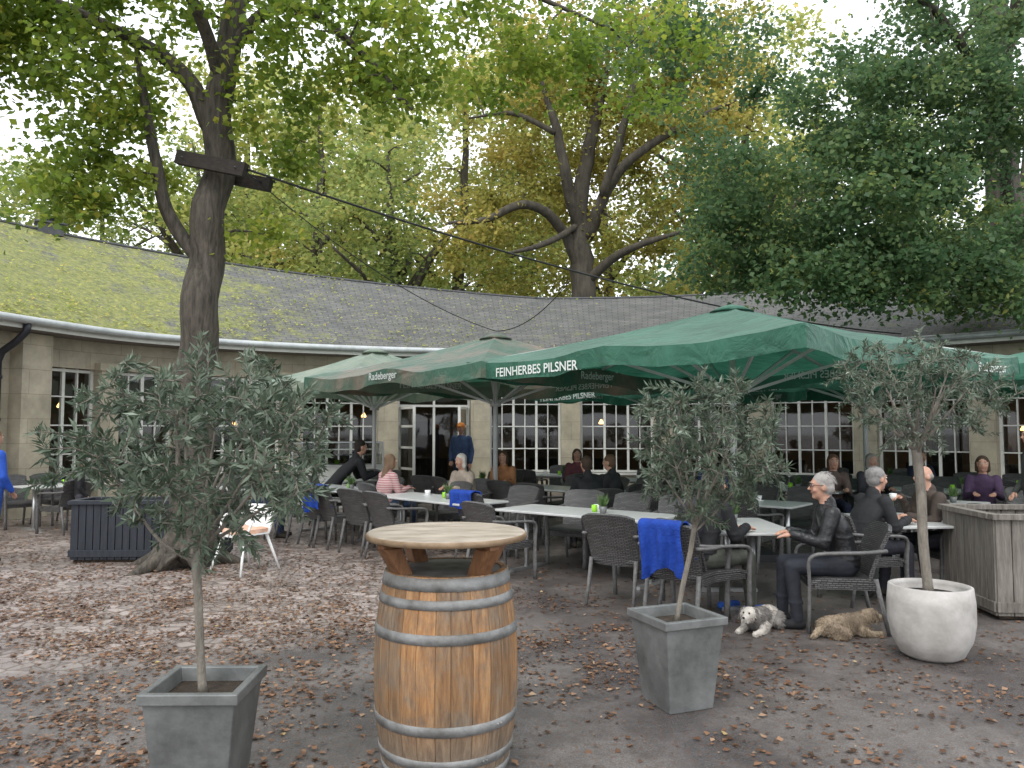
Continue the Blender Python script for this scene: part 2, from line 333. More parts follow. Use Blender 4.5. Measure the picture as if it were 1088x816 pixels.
def leaf_mesh(name,P,D,Nn,size,aspect,tint,mat,parent=None,curl=0.0):
    n=len(P); D=D/np.linalg.norm(D,axis=1,keepdims=True)
    S=np.cross(D,Nn); S/= (np.linalg.norm(S,axis=1,keepdims=True)+1e-9)
    U=np.cross(S,D); sz=size[:,None]
    V=np.empty((n,4,3),dtype=np.float32)
    V[:,0]=P; V[:,1]=P+D*sz*.42+S*sz*aspect*.5+U*sz*curl; V[:,2]=P+D*sz; V[:,3]=P+D*sz*.42-S*sz*aspect*.5+U*sz*curl
    me=bpy.data.meshes.new(name); me.vertices.add(n*4); me.vertices.foreach_set('co',V.ravel())
    me.loops.add(n*4); me.loops.foreach_set('vertex_index',np.arange(n*4,dtype=np.int32))
    me.polygons.add(n); me.polygons.foreach_set('loop_start',np.arange(0,n*4,4,dtype=np.int32)); me.polygons.foreach_set('loop_total',np.full(n,4,dtype=np.int32))
    me.materials.append(mat); me.update(calc_edges=True)
    a=me.attributes.new('tint','FLOAT','FACE'); a.data.foreach_set('value',np.clip(tint,0,1).astype(np.float32))
    o=bpy.data.objects.new(name,me); COL.objects.link(o)
    if parent: o.parent=parent
    return o

# ------------------------------------------------------------------ ground
g=MB(); g.add([(-400,-200,0),(400,-200,0),(400,600,0),(-400,600,0)],[(0,1,2,3)],M['ground']); g.obj('ground')

def dens(x,y):
    d=34
    d+=430*math.exp(-(((x+3.9)/2.8)**2+((y-9.0)/2.0)**2))
    d+=240*math.exp(-(((x+4.2)/3.6)**2+((y-6.8)/1.6)**2))
    d+=190*math.exp(-(((x+2.6)/2.2)**2+((y-4.6)/1.6)**2))
    d+=150*math.exp(-(((x-.8)/1.5)**2+((y-6.3)/1.0)**2))
    d+=60*math.exp(-(((x-2.6)/1.5)**2+((y-4.6)/1.0)**2))
    d+=120*math.exp(-(((x+8)/3)**2+((y-10)/3)**2))
    n=noise.noise(Vector((x*.8,y*.8,3)))*.9+noise.noise(Vector((x*2.6,y*2.6,9)))*.9
    return d*max(.10,(.7+n*1.35))
pts=[];sz=[]
for _ in range(280000):
    y=2.4+ (random.random()**1.3)*15; hw=.74*y+1.0
    x=random.uniform(-hw,hw)
    if random.random()*560<dens(x,y)*(1.15 if y<8 else .8): pts.append((x,y)); sz.append(random.uniform(.02,.056) if random.random()<.5 else random.uniform(.006,.022))
pts=np.array(pts); n=len(pts)
P=np.column_stack([pts,rng.uniform(.004,.012,n)])
an=rng.uniform(0,2*np.pi,n); D=np.column_stack([np.cos(an),np.sin(an),rng.normal(0,.11,n)])
Nn=np.column_stack([rng.normal(0,.22,n),rng.normal(0,.22,n),np.ones(n)])
leaf_mesh('fallen_leaves',P,D,Nn,np.array(sz),.72,rng.beta(1.5,2.1,n),G_fall,curl=.11)
print('fallen',n)

# ------------------------------------------------------------------ building
EP=[(-11.6,7.5),(-10.4,10.0),(-9.6,12.4),(-9.05,14.5),(-8.2,16.6),(-6.5,18.2),(-4.5,19.25),(-2,20.0),(1,20.3),(4,20.0),(7,18.95),(9.6,17.2),(11.6,15.0),(13,12)]
def catmull(P,k=14):
    out=[]
    Q=[Vector(p) for p in P]; Q=[Q[0]*2-Q[1]]+Q+[Q[-1]*2-Q[-2]]
    for i in range(1,len(Q)-2):
        for j in range(k):
            t=j/k; a,b,c,d=Q[i-1:i+3]
            out.append(.5*((2*b)+(c-a)*t+(2*a-5*b+4*c-d)*t*t+(3*b-3*c+d-a)*t**3))
    out.append(Q[-2]); return out
C=catmull(EP)
S=[0]
for i in range(1,len(C)): S.append(S[-1]+(C[i]-C[i-1]).length)
TOT=S[-1]
def E2(s):
    s=max(0,min(TOT-1e-4,s)); i=int(np.searchsorted(S,s))-1; i=max(0,min(i,len(C)-2)); t=(s-S[i])/(S[i+1]-S[i]); return C[i].lerp(C[i+1],t)
def E(s):
    p=E2(s); d=(E2(s+.5)-E2(s-.5)).normalized(); return p,d,Vector((-d.y,d.x))
def B(s,off,z):
    p,d,n=E(s); q=p+n*off; return Vector((q.x,q.y,z))
bld=empty('sandstone_cafe_building')
def ridge_z(s):
    x=E2(s).x; return 7.05 + (6.1-7.05)*min(1,max(0,(x+9)/10))
EZ=3.8
rf=MB(); K=90
vs=[];fs=[]
for i in range(K+1):
    s=TOT*i/K; rz_=ridge_z(s)
    for off,z in((-.02,EZ-.06),(0,EZ+.02),(1.85,EZ+(rz_-EZ)*.32),(3.7,EZ+(rz_-EZ)*.66),(5.5,rz_),(11,EZ)):
        vs.append(B(s,off,z))
for i in range(K):
    for j in range(5): a=i*6+j; fs.append((a,a+6,a+7,a+1))
rf.add(vs,fs,M['slate'],False)
rob=rf.obj('roof',bld)
ul=rob.data.uv_layers[0]
for p in rob.data.polygons:
    for li in p.loop_indices:
        vi=rob.data.loops[li].vertex_index; i,j=divmod(vi,6); ul.data[li].uv=(TOT*i/K,[0,.06,2.2,4.4,6.5,12][j])
RP=[];
for _ in range(12000):
    s=random.uniform(0,TOT*.6); f=random.random()**1.2
    if random.random()> (1.0-s/(TOT*.65)) * (.4+1.2*max(0,noise.noise(Vector((s*.5,f*4,2)))+.4)): continue
    q=B(s,5.5*f,EZ+.03+(ridge_z(s)-EZ)*f); RP.append((q.x,q.y,q.z+.03))
RP=np.array(RP); n=len(RP); D=rng.normal(0,1,(n,3)); D[:,2]*=.3; Nn=rng.normal(0,.3,(n,3)); Nn[:,2]+=1
leaf_mesh('roof_leaves',RP,D,Nn,rng.uniform(.04,.10,n),.8,rng.beta(2,1.5,n),G_bgy,bld)
w=MB()
w.tube(M['gutter'],[B(TOT*i/K,-.08,EZ-.05) for i in range(K+1)],.075,8)
w.tube(M['dmetal'],[B(TOT*i/K,5.5,ridge_z(TOT*i/K)+.01) for i in range(K+1)],.05,6)
def strip(m,o0,z0,o1,z1,s0=0,s1=TOT,k=K):
    vs=[];
    for i in range(k+1):
        s=s0+(s1-s0)*i/k; vs+= [B(s,o0,z0),B(s,o1,z1)]
    w.add(vs,[(2*i,2*i+2,2*i+3,2*i+1) for i in range(k)],m)
strip(M['white'],.02,EZ-.2,.02,EZ-.05)
strip(M['grayboard'],.02,EZ-.2,.74,EZ-.2)
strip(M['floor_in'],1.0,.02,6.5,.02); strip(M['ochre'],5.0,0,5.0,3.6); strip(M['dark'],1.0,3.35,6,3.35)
for ii,s in enumerate(np.arange(4,TOT-3,1.45)):
    p,d,nn=E(s); a=math.atan2(d.y,d.x)
    q=p+nn*4.8
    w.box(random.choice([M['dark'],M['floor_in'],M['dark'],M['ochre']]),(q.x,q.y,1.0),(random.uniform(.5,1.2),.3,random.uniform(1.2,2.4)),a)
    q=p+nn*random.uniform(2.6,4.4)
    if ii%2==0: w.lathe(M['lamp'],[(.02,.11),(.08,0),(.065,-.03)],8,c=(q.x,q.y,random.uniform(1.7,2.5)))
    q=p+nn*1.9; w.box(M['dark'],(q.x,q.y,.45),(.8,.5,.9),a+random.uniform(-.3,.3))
def wallbox(m,s0,s1,o0,o1,z0,z1,k=1):
    for i in range(k):
        a=s0+(s1-s0)*i/k; b=s0+(s1-s0)*(i+1)/k
        q=[B(a,o0,z0),B(b,o0,z0),B(b,o1,z0),B(a,o1,z0),B(a,o0,z1),B(b,o0,z1),B(b,o1,z1),B(a,o1,z1)]
        w.add(q,[(0,3,2,1),(4,5,6,7),(0,1,5,4),(1,2,6,5),(2,3,7,6),(3,0,4,7)],m)
def s_at_u(u):
    best=min(range(len(C)),key=lambda i:abs(544+822*C[i].x/C[i].y-u)); return S[best]
s_st=s_at_u(58)
wallbox(M['stone'],0,s_st,.75,1.15,0,EZ-.2,14)
wallbox(M['stone'],s_st-.30,s_st+.35,.42,1.16,0,EZ-.22,1)
wallbox(M['stone'],s_st+.35,TOT,.72,1.13,3.0,EZ-.2,60)
s=s_st+.35; bi=0
door_lo=s_at_u(375); door_hi=s_at_u(540)
bays=[1.5,1.6]
while s<TOT-1:
    bay=bays[bi] if bi<len(bays) else 2.35
    pw=.36 if bi==0 else .50
    e=s+bay
    wallbox(M['stone'],e-pw,e,.54,1.16,0,3.0,1)
    wallbox(M['stone'],e-pw-.05,e+.05,.50,.74,2.98,3.14,1)
    a=s;b=e-pw
    isdoor = door_lo<s+.9<door_hi
    if not isdoor: wallbox(M['stone'],a,b,.74,1.1,0,.55,2)
    z0=.55 if not isdoor else .04
    def vbar(t,wd=.05,z0=z0,o=.84): wallbox(M['white'],a+(b-a)*t-wd/2,a+(b-a)*t+wd/2,o,o+.07,z0,3.0)
    small=bay<2
    main=(.018,.982,.5) if (small or isdoor) else (.018,.982,.34,.66)
    for t in main: vbar(t,.06)
    if not isdoor:
        for t in ((.26,.74) if small else (.18,.5,.82)): vbar(t,.026)
    for z in ([z0+.04,1.2,1.8,2.4,2.95] if not isdoor else [2.35,2.95]):
        big_=z in(z0+.04,2.95,2.35)
        wallbox(M['white'],a,b,.853,.905,z-(.03 if big_ else .014),z+(.03 if big_ else .014))
    if not isdoor: wallbox(M['white'],a-.0,b+.0,.64,.9,z0-.05,z0)
    if not isdoor or bi%2==0:
        q=[B(a,.93,z0),B(b,.93,z0),B(b,.93,3),B(a,.93,3)]; w.add(q,[(0,1,2,3)],M['glass'])
    if isdoor:
        for t,sg in ((.03,1),(.97,-1)):
            p,d,nn=E(a+(b-a)*t); base=p+nn*.82
            dirv=(-nn*1.0+d*sg*.35).normalized()
            def Q(k,z): r=base+dirv*k; return Vector((r.x,r.y,z))
            for k in(.03,.87): w.beam(M['white'],Q(k,.05),Q(k,2.32),.07,.05)
            for z in(.1,.7,1.25,1.8,2.28): w.beam(M['white'],Q(.06,z),Q(.84,z),.05,.06 if z not in(.1,) else .16)
            w.add([Q(.05,.15),Q(.85,.15),Q(.85,2.3),Q(.05,2.3)],[(0,1,2,3)],M['glass'])
    s=e; bi+=1
w.obj('walls_and_windows',bld)
dp=MB(); sd=s_st-.62
def DP(o,z,ds=0): return B(sd+ds,o,z)
dp.tube(M['pipe'],[DP(-.05,EZ-.1),DP(-.03,EZ-.26),DP(.22,EZ-.45),DP(.55,EZ-.62),DP(.64,EZ-.8),DP(.64,.1)],.07,10)
for z in(.8,1.9,2.7): dp.lathe(M['pipe'],[(.085,-.03),(.085,.03)],10,c=tuple(DP(.64,z)))
dp.obj('downpipe',bld)
ch=MB()
q=B(s_at_u(150),5.5,7.0); ch.box(M['dmetal'],(q.x,q.y,7.0),(.6,.4,.3),.6); ch.box(M['dmetal'],(q.x,q.y,7.18),(.75,.5,.05),.6); ch.lathe(M['dmetal'],[(.09,7.2),(.09,7.34),(.15,7.36),(.02,7.42)],12,c=(q.x,q.y,0)); ch.obj('roof_vent',bld)

# ------------------------------------------------------------------ trees
def wob(p,k,a): return Vector((p[0]+noise.noise(Vector((p[2]*k,1.3,p[0])))*a,p[1]+noise.noise(Vector((p[2]*k,7.7,p[1])))*a,p[2]))
def spline3(P,k=5):
    Q=[Vector(p) for p in P]; Q=[Q[0]*2-Q[1]]+Q+[Q[-1]*2-Q[-2]]; out=[]
    for i in range(1,len(Q)-2):
        for j in range(k):
            t=j/k;a,b,c,d=Q[i-1:i+3]; out.append(.5*((2*b)+(c-a)*t+(2*a-5*b+4*c-d)*t*t+(3*b-3*c+d-a)*t**3))
    out.append(Q[-2]); return out
def tree(name,limbs,blobs,lm,bm,leaf=.09,per=90,clr=.42,seed=1,droop=.3,tw=1.0,flat=.55,tb=0):
    rr=random.Random(seed); ng=np.random.default_rng(seed)
    root=empty(name); mb=MB(); nodes=[]
    for pts,rs in limbs:
        sp=spline3(pts,6); n=len(sp)
        rad=np.interp(np.linspace(0,1,n),np.linspace(0,1,len(rs)),rs)
        sp=[wob(p,1.3,rad[i]*.6) if i>0 else p for i,p in enumerate(sp)]
        mb.tube(bm,sp,list(rad),12 if rs[0]>.15 else 7)
        for i,p in enumerate(sp):
            if rad[i]<.6*max(rs[0],.1) or len(limbs)>3 and rs[0]<.3 or i>n*.45: nodes.append((p.x,p.y,p.z,rad[i]))
    T=[]
    for c,r,k in blobs:
        for _ in range(k):
            while True:
                q=Vector((rr.uniform(-1,1),rr.uniform(-1,1),rr.uniform(-1,1)))
                if .25<q.length<1: break
            q=q*(1+.3*noise.noise(q*2.3+Vector(c)))
            T.append(Vector((c[0]+q.x*r[0],c[1]+q.y*r[1],c[2]+q.z*r[2])))
    nd=np.array(nodes)
    T.sort(key=lambda t:float(np.min(((nd[:,:3]-np.array(t))**2).sum(1))))
    cap=np.zeros((len(nd)+len(T)*3,4)); cap[:len(nd)]=nd; cnt=len(nd)
    LP=[];LC=[]
    for t in T:
        ta=np.array(t); dd=((cap[:cnt,:3]-ta)**2).sum(1)+ (cap[:cnt,2]>ta[2]+.8)*1.5
        k=int(np.argmin(dd)); a=Vector(cap[k,:3]); dist=(t-a).length
        r0=min(cap[k,3]*.75,(.012+.016*dist)*tw)
        mid=a.lerp(t,.5)+Vector((rr.uniform(-.1,.1),rr.uniform(-.1,.1),.12))*dist
        q3=a.lerp(t,.8)+Vector((rr.uniform(-.05,.05),rr.uniform(-.05,.05),.07))*dist
        mb.tube(bm,[a,mid,q3,t],[r0,r0*.75,r0*.5,r0*.3],5,caps=False)
        for z,rf_ in((mid,.75),(t,.5)):
            cap[cnt]=[z.x,z.y,z.z,max(r0*rf_,.006)]; cnt+=1
        ct=rr.random()
        m=int(per*rr.uniform(.45,1.35)); cr=clr*rr.uniform(.6,1.35)
        pp=ng.normal(0,1,(m,3))*np.array([cr,cr,cr*flat])*.62+ta
        m2=int(m*.35); tt=ng.uniform(.3,1,(m2,1)); pa=np.array(a)+(ta-np.array(a))*tt+ng.normal(0,cr*.35,(m2,3))
        pp=np.vstack([pp,pa]); LP.append(pp); LC.append(np.full(len(pp),ct))
    LP=np.vstack(LP); LC=np.concatenate(LC); n=len(LP)
    D=ng.normal(0,1,(n,3)); D[:,2]=D[:,2]*.6-droop; Nn=ng.normal(0,.8,(n,3)); Nn[:,2]+=.8
    tint=.10+tb+LC*.42+ng.beta(1.6,2.6,n)*.58
    mb.obj('trunk_and_limbs',root,uv=False)
    leaf_mesh('foliage',LP,D,Nn,leaf*ng.uniform(.65,1.25,n),.8,tint,lm,root,curl=.08)
    print(name,n); return root

Y=9.8
lim=[([(-4.10,Y,-.05),(-4.07,Y,.35),(-4.06,Y,1.2),(-4.0,Y,2.4),(-4.0,Y,3.57),(-3.88,Y,4.76),(-3.76,Y,5.95),(-3.62,Y,7.3),(-3.3,Y-.2,9.6)],[.46,.29,.25,.235,.225,.20,.18,.14,.07]),
 ([(-3.85,Y,5.55),(-4.1,Y-.05,6.1),(-4.6,Y-.2,6.55),(-5.4,Y-.4,6.9),(-6.3,Y-.8,7.2)],[.13,.11,.09,.07,.04]),
 ([(-4.03,Y,3.85),(-4.3,Y,4.25),(-4.5,Y-.1,4.8),(-4.65,Y-.2,5.7),(-4.75,Y-.3,6.6)],[.09,.095,.08,.06,.03]),
 ([(-3.68,Y,6.6),(-3.2,Y-.1,7.1),(-2.6,Y-.3,7.0),(-1.9,Y-.5,6.4),(-1.2,Y-.7,5.55)],[.09,.075,.06,.045,.02]),
 ([(-3.6,Y,7.3),(-3.0,Y+.5,8.2),(-1.6,Y+.9,8.6),(0,Y+1.2,8.2),(1.5,Y+1.3,7.6)],[.1,.08,.06,.045,.02]),
 ([(-3.75,Y,6.2),(-3.9,Y-.8,7.0),(-4.3,Y-2,7.5)],[.1,.07,.03])]
for k in range(5):
    a=k*1.257+.4; lim.append(([(-4.1+.15*math.cos(a),Y+.15*math.sin(a),.45),(-4.1+.36*math.cos(a),Y+.36*math.sin(a),.14),(-4.1+.75*math.cos(a),Y+.75*math.sin(a),-.03)],[.10,.10,.04]))
blobs=[((-5.6,9.4,6.2),(1.5,1.3,1.15),58),((-5.1,9.6,4.95),(.65,.9,.9),18),((-6.6,9.2,7.0),(1.2,1.3,.9),26),
 ((-4.4,9.0,7.4),(1.6,1.2,.7),26),((-2.4,9.4,6.6),(1.1,1.0,.75),22),((-1.4,9.2,6.3),(1.0,.8,.9),16),((-3.0,9.8,5.6),(.5,.7,.7),8),
 ((-.2,10.6,7.4),(1.6,1,.9),24),((1.6,11,7.2),(1.4,1,1.0),18),((-3.2,9.8,4.4),(.25,.3,.35),2),((-2,10,8.6),(3,2,.9),20)]
LT_=tree('linden_tree',lim,blobs,G_leaf,M['bark'],.10,90,.38,3,.35)
cb=MB()
Tb=Matrix.Translation((-3.75,9.5,5.02))@Matrix.Rotation(R(-12),4,'Z')@Matrix.Rotation(R(14),4,'Y')
cb.box(M['beam'],(0,-.02,0),(.98,.1,.17),T=Tb); cb.box(M['beam'],(0,.58,0),(.98,.1,.17),T=Tb)
for x in(-.38,.38): cb.tube(M['dmetal'],[Tb@Vector((x,-.1,0)),Tb@Vector((x,.66,0))],.012,6)
cb.obj('tree_clamp_beam')
def cable(name,a,b,sag,r=.012,k=40):
    a=Vector(a);b=Vector(b);m=MB()
    f=lambda t:a.lerp(b,t)-Vector((0,0,sag*4*t*(1-t)))
    m.tube(M['cable'],[f(i/k) for i in range(k+1)],r,6)
    m.obj(name,uv=False)
cable('overhead_cable',(-3.27,9.4,4.92),(8.9,17.6,EZ+.1),.35,.015)
cable('overhead_cable',(-3.3,9.4,4.9),(-.3,14.0,3.5),.25,.007)
cable('overhead_cable',(.9,12.2,4.05),(-.3,14.0,3.5),.2,.009)

def U(u,v,d,y=0): return ((u-544)/822*d,d+y,1.7+(457-v)/822*d)
d=32
lim=[([(2.9,d,0),U(620,380,d),U(620,320,d),U(618,250,d),U(622,180,d),U(640,100,d),U(652,35,d,1)],[.78,.62,.52,.46,.32,.22,.08]),
 ([U(616,285,d),U(597,245,d,-.5),U(560,226,d,-1.5),U(515,245,d,-2),U(478,252,d,-2.5)],[.24,.22,.18,.13,.06]),
 ([U(618,245,d),U(600,190,d,-1),U(588,140,d,-1.5),U(570,90,d,-2)],[.26,.22,.17,.07]),
 ([U(624,250,d),U(645,205,d,-1),U(670,178,d,-2),U(720,150,d,-2.5),U(765,132,d,-3)],[.28,.23,.18,.12,.06]),
 ([U(622,300,d),U(650,278,d,-1),U(680,268,d,-2),U(720,258,d,-2.5)],[.22,.18,.13,.06]),
 ([U(640,212,d,-1),U(655,160,d,-2),U(668,100,d,-2.5),U(690,40,d,-3)],[.2,.16,.12,.05]),
 ([U(588,150,d,-1.5),U(545,130,d,-1.5),U(500,140,d,-2)],[.12,.1,.04]),
 ([U(618,235,d),U(575,270,d,-2),U(540,285,d,-3)],[.15,.12,.05])]
blobs=[(U(540,215,d,1),(3.6,2.4,1.6),40),(U(610,120,d,1.5),(4.5,3.4,3.2),74),(U(720,140,d,0),(3.4,3,2.4),44),(U(700,235,d,1),(2.8,2.2,1.4),26),
 (U(560,60,d),(3.5,3,2.2),34),(U(690,50,d),(4,3,2.4),44),(U(500,265,d,-1),(1.9,2,1.0),16),(U(600,285,d,3),(4,2,1.1),20),(U(620,0,d),(7,3,2.4),40),(U(770,60,d,1),(3,2.5,3),26)]
tree('oak_tree',lim,blobs,G_oak,M['barkg'],.19,100,.85,5,.15,2.4,.45)

d=21
lim=[([(13.75,21,0),U(1082,457,d),U(1082,420,d),U(1080,350,d),U(1078,220,d),U(1074,120,d),U(1075,40,d),U(1080,-80,d)],[.7,.62,.56,.50,.44,.38,.33,.2]),
 ([U(1078,345,d),U(1040,328,d,-1),U(1000,325,d,-2),U(950,320,d,-3),U(900,300,d,-4)],[.22,.19,.15,.1,.04]),
 ([U(1074,110,d),U(1040,60,d,-1),U(1000,22,d,-2),U(960,0,d,-3)],[.22,.18,.14,.08]),
 ([U(1076,60,d),U(1070,20,d,-1),U(1050,-20,d,-2)],[.25,.18,.1]),
 ([U(1078,250,d),U(1030,210,d,-2),U(980,160,d,-3.5),U(900,110,d,-5),U(840,110,d,-6)],[.2,.16,.12,.08,.03]),
 ([U(1000,325,d,-2),U(1040,345,d,-2.5),U(1060,360,d,-3)],[.1,.07,.04])]
d=17
blobs=[(U(900,215,d),(2.6,2.4,1.8),100),(U(985,150,d),(2.4,2.4,1.7),80),(U(800,260,d),(1.7,1.5,1.0),44),(U(960,295,d,-1),(2.2,1.6,.85),60),(U(1060,260,d),(1.3,1.6,1.5),34),
 (U(1000,50,d),(2.2,2,1.3),38),(U(900,90,d),(1.5,1.8,1.0),28),(U(1070,110,d),(1.3,2,1.6),22),(U(770,190,d),(1.1,1.4,.9),20),(U(760,60,d),(1.6,1.4,1.3),20),(U(1060,-10,d),(2,2,1),18),
 (U(690,20,d),(1.8,1.4,1.0),16),(U(1060,335,d,-2),(1.4,1,.5),18),(U(870,310,d,-1),(1.6,1,.45),18)]
tree('plane_tree',lim,blobs,G_maple,M['barkg'],.125,100,.5,9,.35,1.4)

def bgtree(u,dd,h,rad,lm,seed,base=3.5,k=110,leaf=.34,trunk=.4,dens_=1.0):
    x=(u-544)/822*dd; rr=random.Random(seed)
    lim=[([(x,dd,0),(x+rr.uniform(-.3,.3),dd,h*.3),(x+rr.uniform(-.8,.8),dd,h*.6),(x+rr.uniform(-1,1),dd,h*.95)],[trunk*1.3,trunk,trunk*.7,.06])]
    for i in range(6):
        a=rr.uniform(0,6.28); z=h*rr.uniform(.3,.6); L_=rad*rr.uniform(.6,.95)
        lim.append(([(x,dd,z),(x+math.cos(a)*L_*.5,dd+math.sin(a)*L_*.5,z+h*.12),(x+math.cos(a)*L_,dd+math.sin(a)*L_,z+h*.2)],[trunk*.5,trunk*.3,.05]))
    bl=[]
    for i in range(10):
        a=rr.uniform(0,6.28); q=rad*rr.uniform(.2,.75); z=base+1+(h-2.5-base)*((i+rr.random())/10)
        bl.append(((x+math.cos(a)*q,dd+math.sin(a)*q*.7,z),(rad*rr.uniform(.45,.7),rad*.45,h*rr.uniform(.09,.15)),int(k/10)))
    tree('background_tree',lim,bl,lm,M['barkg'],leaf,int(75*dens_),1.25,seed,.1,2.2,.6,.04)
bgtree(330,42,22,6.5,G_bgy,21,2,170,.30)
bgtree(430,37,16,5,G_bg,22,3,120,.25)
bgtree(480,48,27,7,G_bgy,23,4,150)
bgtree(210,46,20,7,G_bg,24,3,140,.3)
bgtree(90,46,18,6.5,G_bg,25,4,110,.26,.25,.9)
bgtree(785,38,24,6,G_bgy,26,4,130,.28,.42)
bgtree(860,44,22,7,G_bg,27,2,150)
bgtree(960,46,24,7,G_bg,28,3,140)
bgtree(1090,44,20,7,G_bg,29,2,110)
bgtree(650,50,24,8,G_bgy,30,3,150)
bgtree(-10,48,19,6.5,G_bg,31,3,100)
bgtree(265,56,27,9,G_bgy,32,4,170,.4)
bgtree(380,56,29,8,G_bg,35,4,140,.4)
bgtree(560,58,25,8,G_bg,33,4,130,.4)
bgtree(740,56,20,8,G_bg,34,3,120,.4)
n=42000
x=rng.uniform(-75,75,n); hh=10+3*np.sin(x*.21)+2*np.sin(x*.53+1)+1.5*np.sin(x*1.3)
z=hh*rng.uniform(0,1,n)**.8; y=66+rng.normal(0,3,n)
P=np.column_stack([x,y,z]); D=rng.normal(0,1,(n,3)); Nn=rng.normal(0,1,(n,3))
leaf_mesh('distant_trees',P,D,Nn,rng.uniform(.5,1.0,n),.8,rng.beta(2,2,n)*.8,G_bg)

# ------------------------------------------------------------------ olive trees in pots
def olive(name,root,top,crown_c,cr,seed,nb=9,leaf=.062,stemr=.02,twigs=190,spike=.12,bushy=1.0):
    rr=random.Random(seed); ng=np.random.default_rng(seed); mb=MB(); emp=empty(name)
    root=Vector(root);top=Vector(top)
    st=spline3([root,root.lerp(top,.35)+Vector((rr.uniform(-.02,.02),0,0)),root.lerp(top,.7)+Vector((rr.uniform(-.02,.02),0,0)),top],5)
    mb.tube(M['olivebark'],st,[stemr*1.25]+[stemr]*(len(st)-1),9)
    nodes=[(top.x,top.y,top.z,stemr*.8)]
    c=Vector(crown_c)
    for i in range(nb):
        a=i*2.4+rr.uniform(-.4,.4); e=rr.uniform(.05,.95)
        t=c+Vector((math.cos(a)*cr[0]*.62*math.sqrt(1-e*e*.8),math.sin(a)*cr[1]*.62*math.sqrt(1-e*e*.8),(e-.45)*cr[2]*1.1))
        b0=top+Vector((0,0,rr.uniform(-.06,.05)))
        sp=spline3([b0,b0.lerp(t,.4)+Vector((rr.uniform(-.04,.04),rr.uniform(-.04,.04),-.02)),t],5)
        rad=np.linspace(stemr*.6,.005,len(sp)); mb.tube(M['olivebark'],sp,list(rad),6,caps=False)
        for k,p in enumerate(sp[2:]): nodes.append((p.x,p.y,p.z,rad[k+2]))
    LP=[];LD=[];LT=[]
    nd=np.array(nodes)
    for i in range(twigs):
        while True:
            q=Vector((rr.uniform(-1,1),rr.uniform(-1,1),rr.uniform(-1,1)))
            if .35<q.length<1: break
        out=rr.random()<spike
        q=q*(1.0+(.22 if out else 0)+.22*noise.noise(q*2.1+c))
        t=c+Vector((q.x*cr[0],q.y*cr[1],q.z*cr[2]))
        k=int(np.argmin(((nd[:,:3]-np.array(t))**2).sum(1))); a=Vector(nd[k,:3])
        if (t-a).length>.34 and not out: t=a+(t-a).normalized()*rr.uniform(.22,.36)
        m=a.lerp(t,.5)+Vector((rr.uniform(-.03,.03),rr.uniform(-.03,.03),rr.uniform(-.02,.04)))
        mb.tube(M['olivebark'],[a,m,t],[.004,.003,.0015],4,caps=False)
        nd=np.vstack([nd,[m.x,m.y,m.z,.003]])
        length=(t-a).length; kk=max(5,int(length/.0135*bushy)); ct=rr.random()
        for j in range(kk):
            f=.15+.85*j/kk; p=a.lerp(m,f*2) if f<.5 else m.lerp(t,f*2-1)
            ax=(t-a).normalized(); s1=ax.cross(Vector((rr.uniform(-1,1),rr.uniform(-1,1),rr.uniform(-1,1)))).normalized()
            for sg in(1,-1):
                dd_=(ax*rr.uniform(.4,1.0)+s1*sg*rr.uniform(.5,1.0)+Vector((0,0,rr.uniform(-.2,.2))))
                LP.append(p); LD.append(dd_); LT.append(ct)
    LP=np.array([tuple(p) for p in LP]); LD=np.array([tuple(p) for p in LD]); n=len(LP)
    Nn=ng.normal(0,.8,(n,3)); Nn[:,2]+=.6
    mb.obj('stem_and_branches',emp,uv=False)
    leaf_mesh('foliage',LP,LD,Nn,leaf*ng.uniform(.6,1.2,n),.23,.1+np.array(LT)*.4+ng.beta(1.5,2.2,n)*.5,G_olive,emp,curl=.03)
    print(name,n)
def square_pot(loc,rz,top=.52,bot=.34,h=.55):
    m=MB(); t=top/2;b=bot/2; i=t-.035; lip=.05
    def ring(r,z): return [(-r,-r,z),(r,-r,z),(r,r,z),(-r,r,z)]
    rings=[ring(b,0),ring(b+(t-b)*.90-.012,h-lip),ring(t,h-lip),ring(t,h),ring(i,h),ring(i-.01,h-.07)]
    vs=sum(rings,[]);fs=[(3,2,1,0)]
    for k in range(5):
        for j in range(4): fs.append((k*4+j,k*4+(j+1)%4,(k+1)*4+(j+1)%4,(k+1)*4+j))
    m.add(vs,fs,M['zinc']); m.add(ring(i-.008,h-.065),[(0,1,2,3)],M['soil'])
    m.obj('square_zinc_pot',loc=loc,rz=rz,bevel=.006)
square_pot((-1.42,3.66,0),R(1),.44,.30,.55); olive('olive_tree',(-1.43,3.66,.48),(-1.48,3.66,1.12),(-1.43,3.68,1.60),(.62,.54,.46),11,12,.062,.02,500,.2,1.2)
square_pot((1.03,4.93,0),R(22),.45,.31,.56); olive('olive_tree',(1.03,4.93,.5),(1.16,4.95,1.12),(1.24,4.95,1.59),(.51,.46,.47),12,11,.056,.016,540,.08,1.35)
rp=MB(); rp.lathe(M['concrete'],[(.17,0),(.22,.03),(.275,.14),(.30,.27),(.30,.42),(.288,.53),(.265,.535),(.255,.5),(.255,.46)],44); rp.lathe(M['soil'],[(.258,.46),(.001,.48)],24)
rp.obj('round_concrete_pot',loc=(3.16,5.93,0)); olive('olive_tree',(3.15,5.93,.46),(3.10,5.95,1.55),(3.12,5.95,2.00),(.64,.55,.42),13,11,.053,.036,440,.15,1.2)
m=MB(); m.tube(M['cable'],spline3([(-1.25,3.45,.012),(-1.05,3.6,.012),(-.85,3.5,.012),(-.7,3.75,.012),(-.45,3.9,.012)],8),.008,6); m.obj('ground_cable',uv=False)

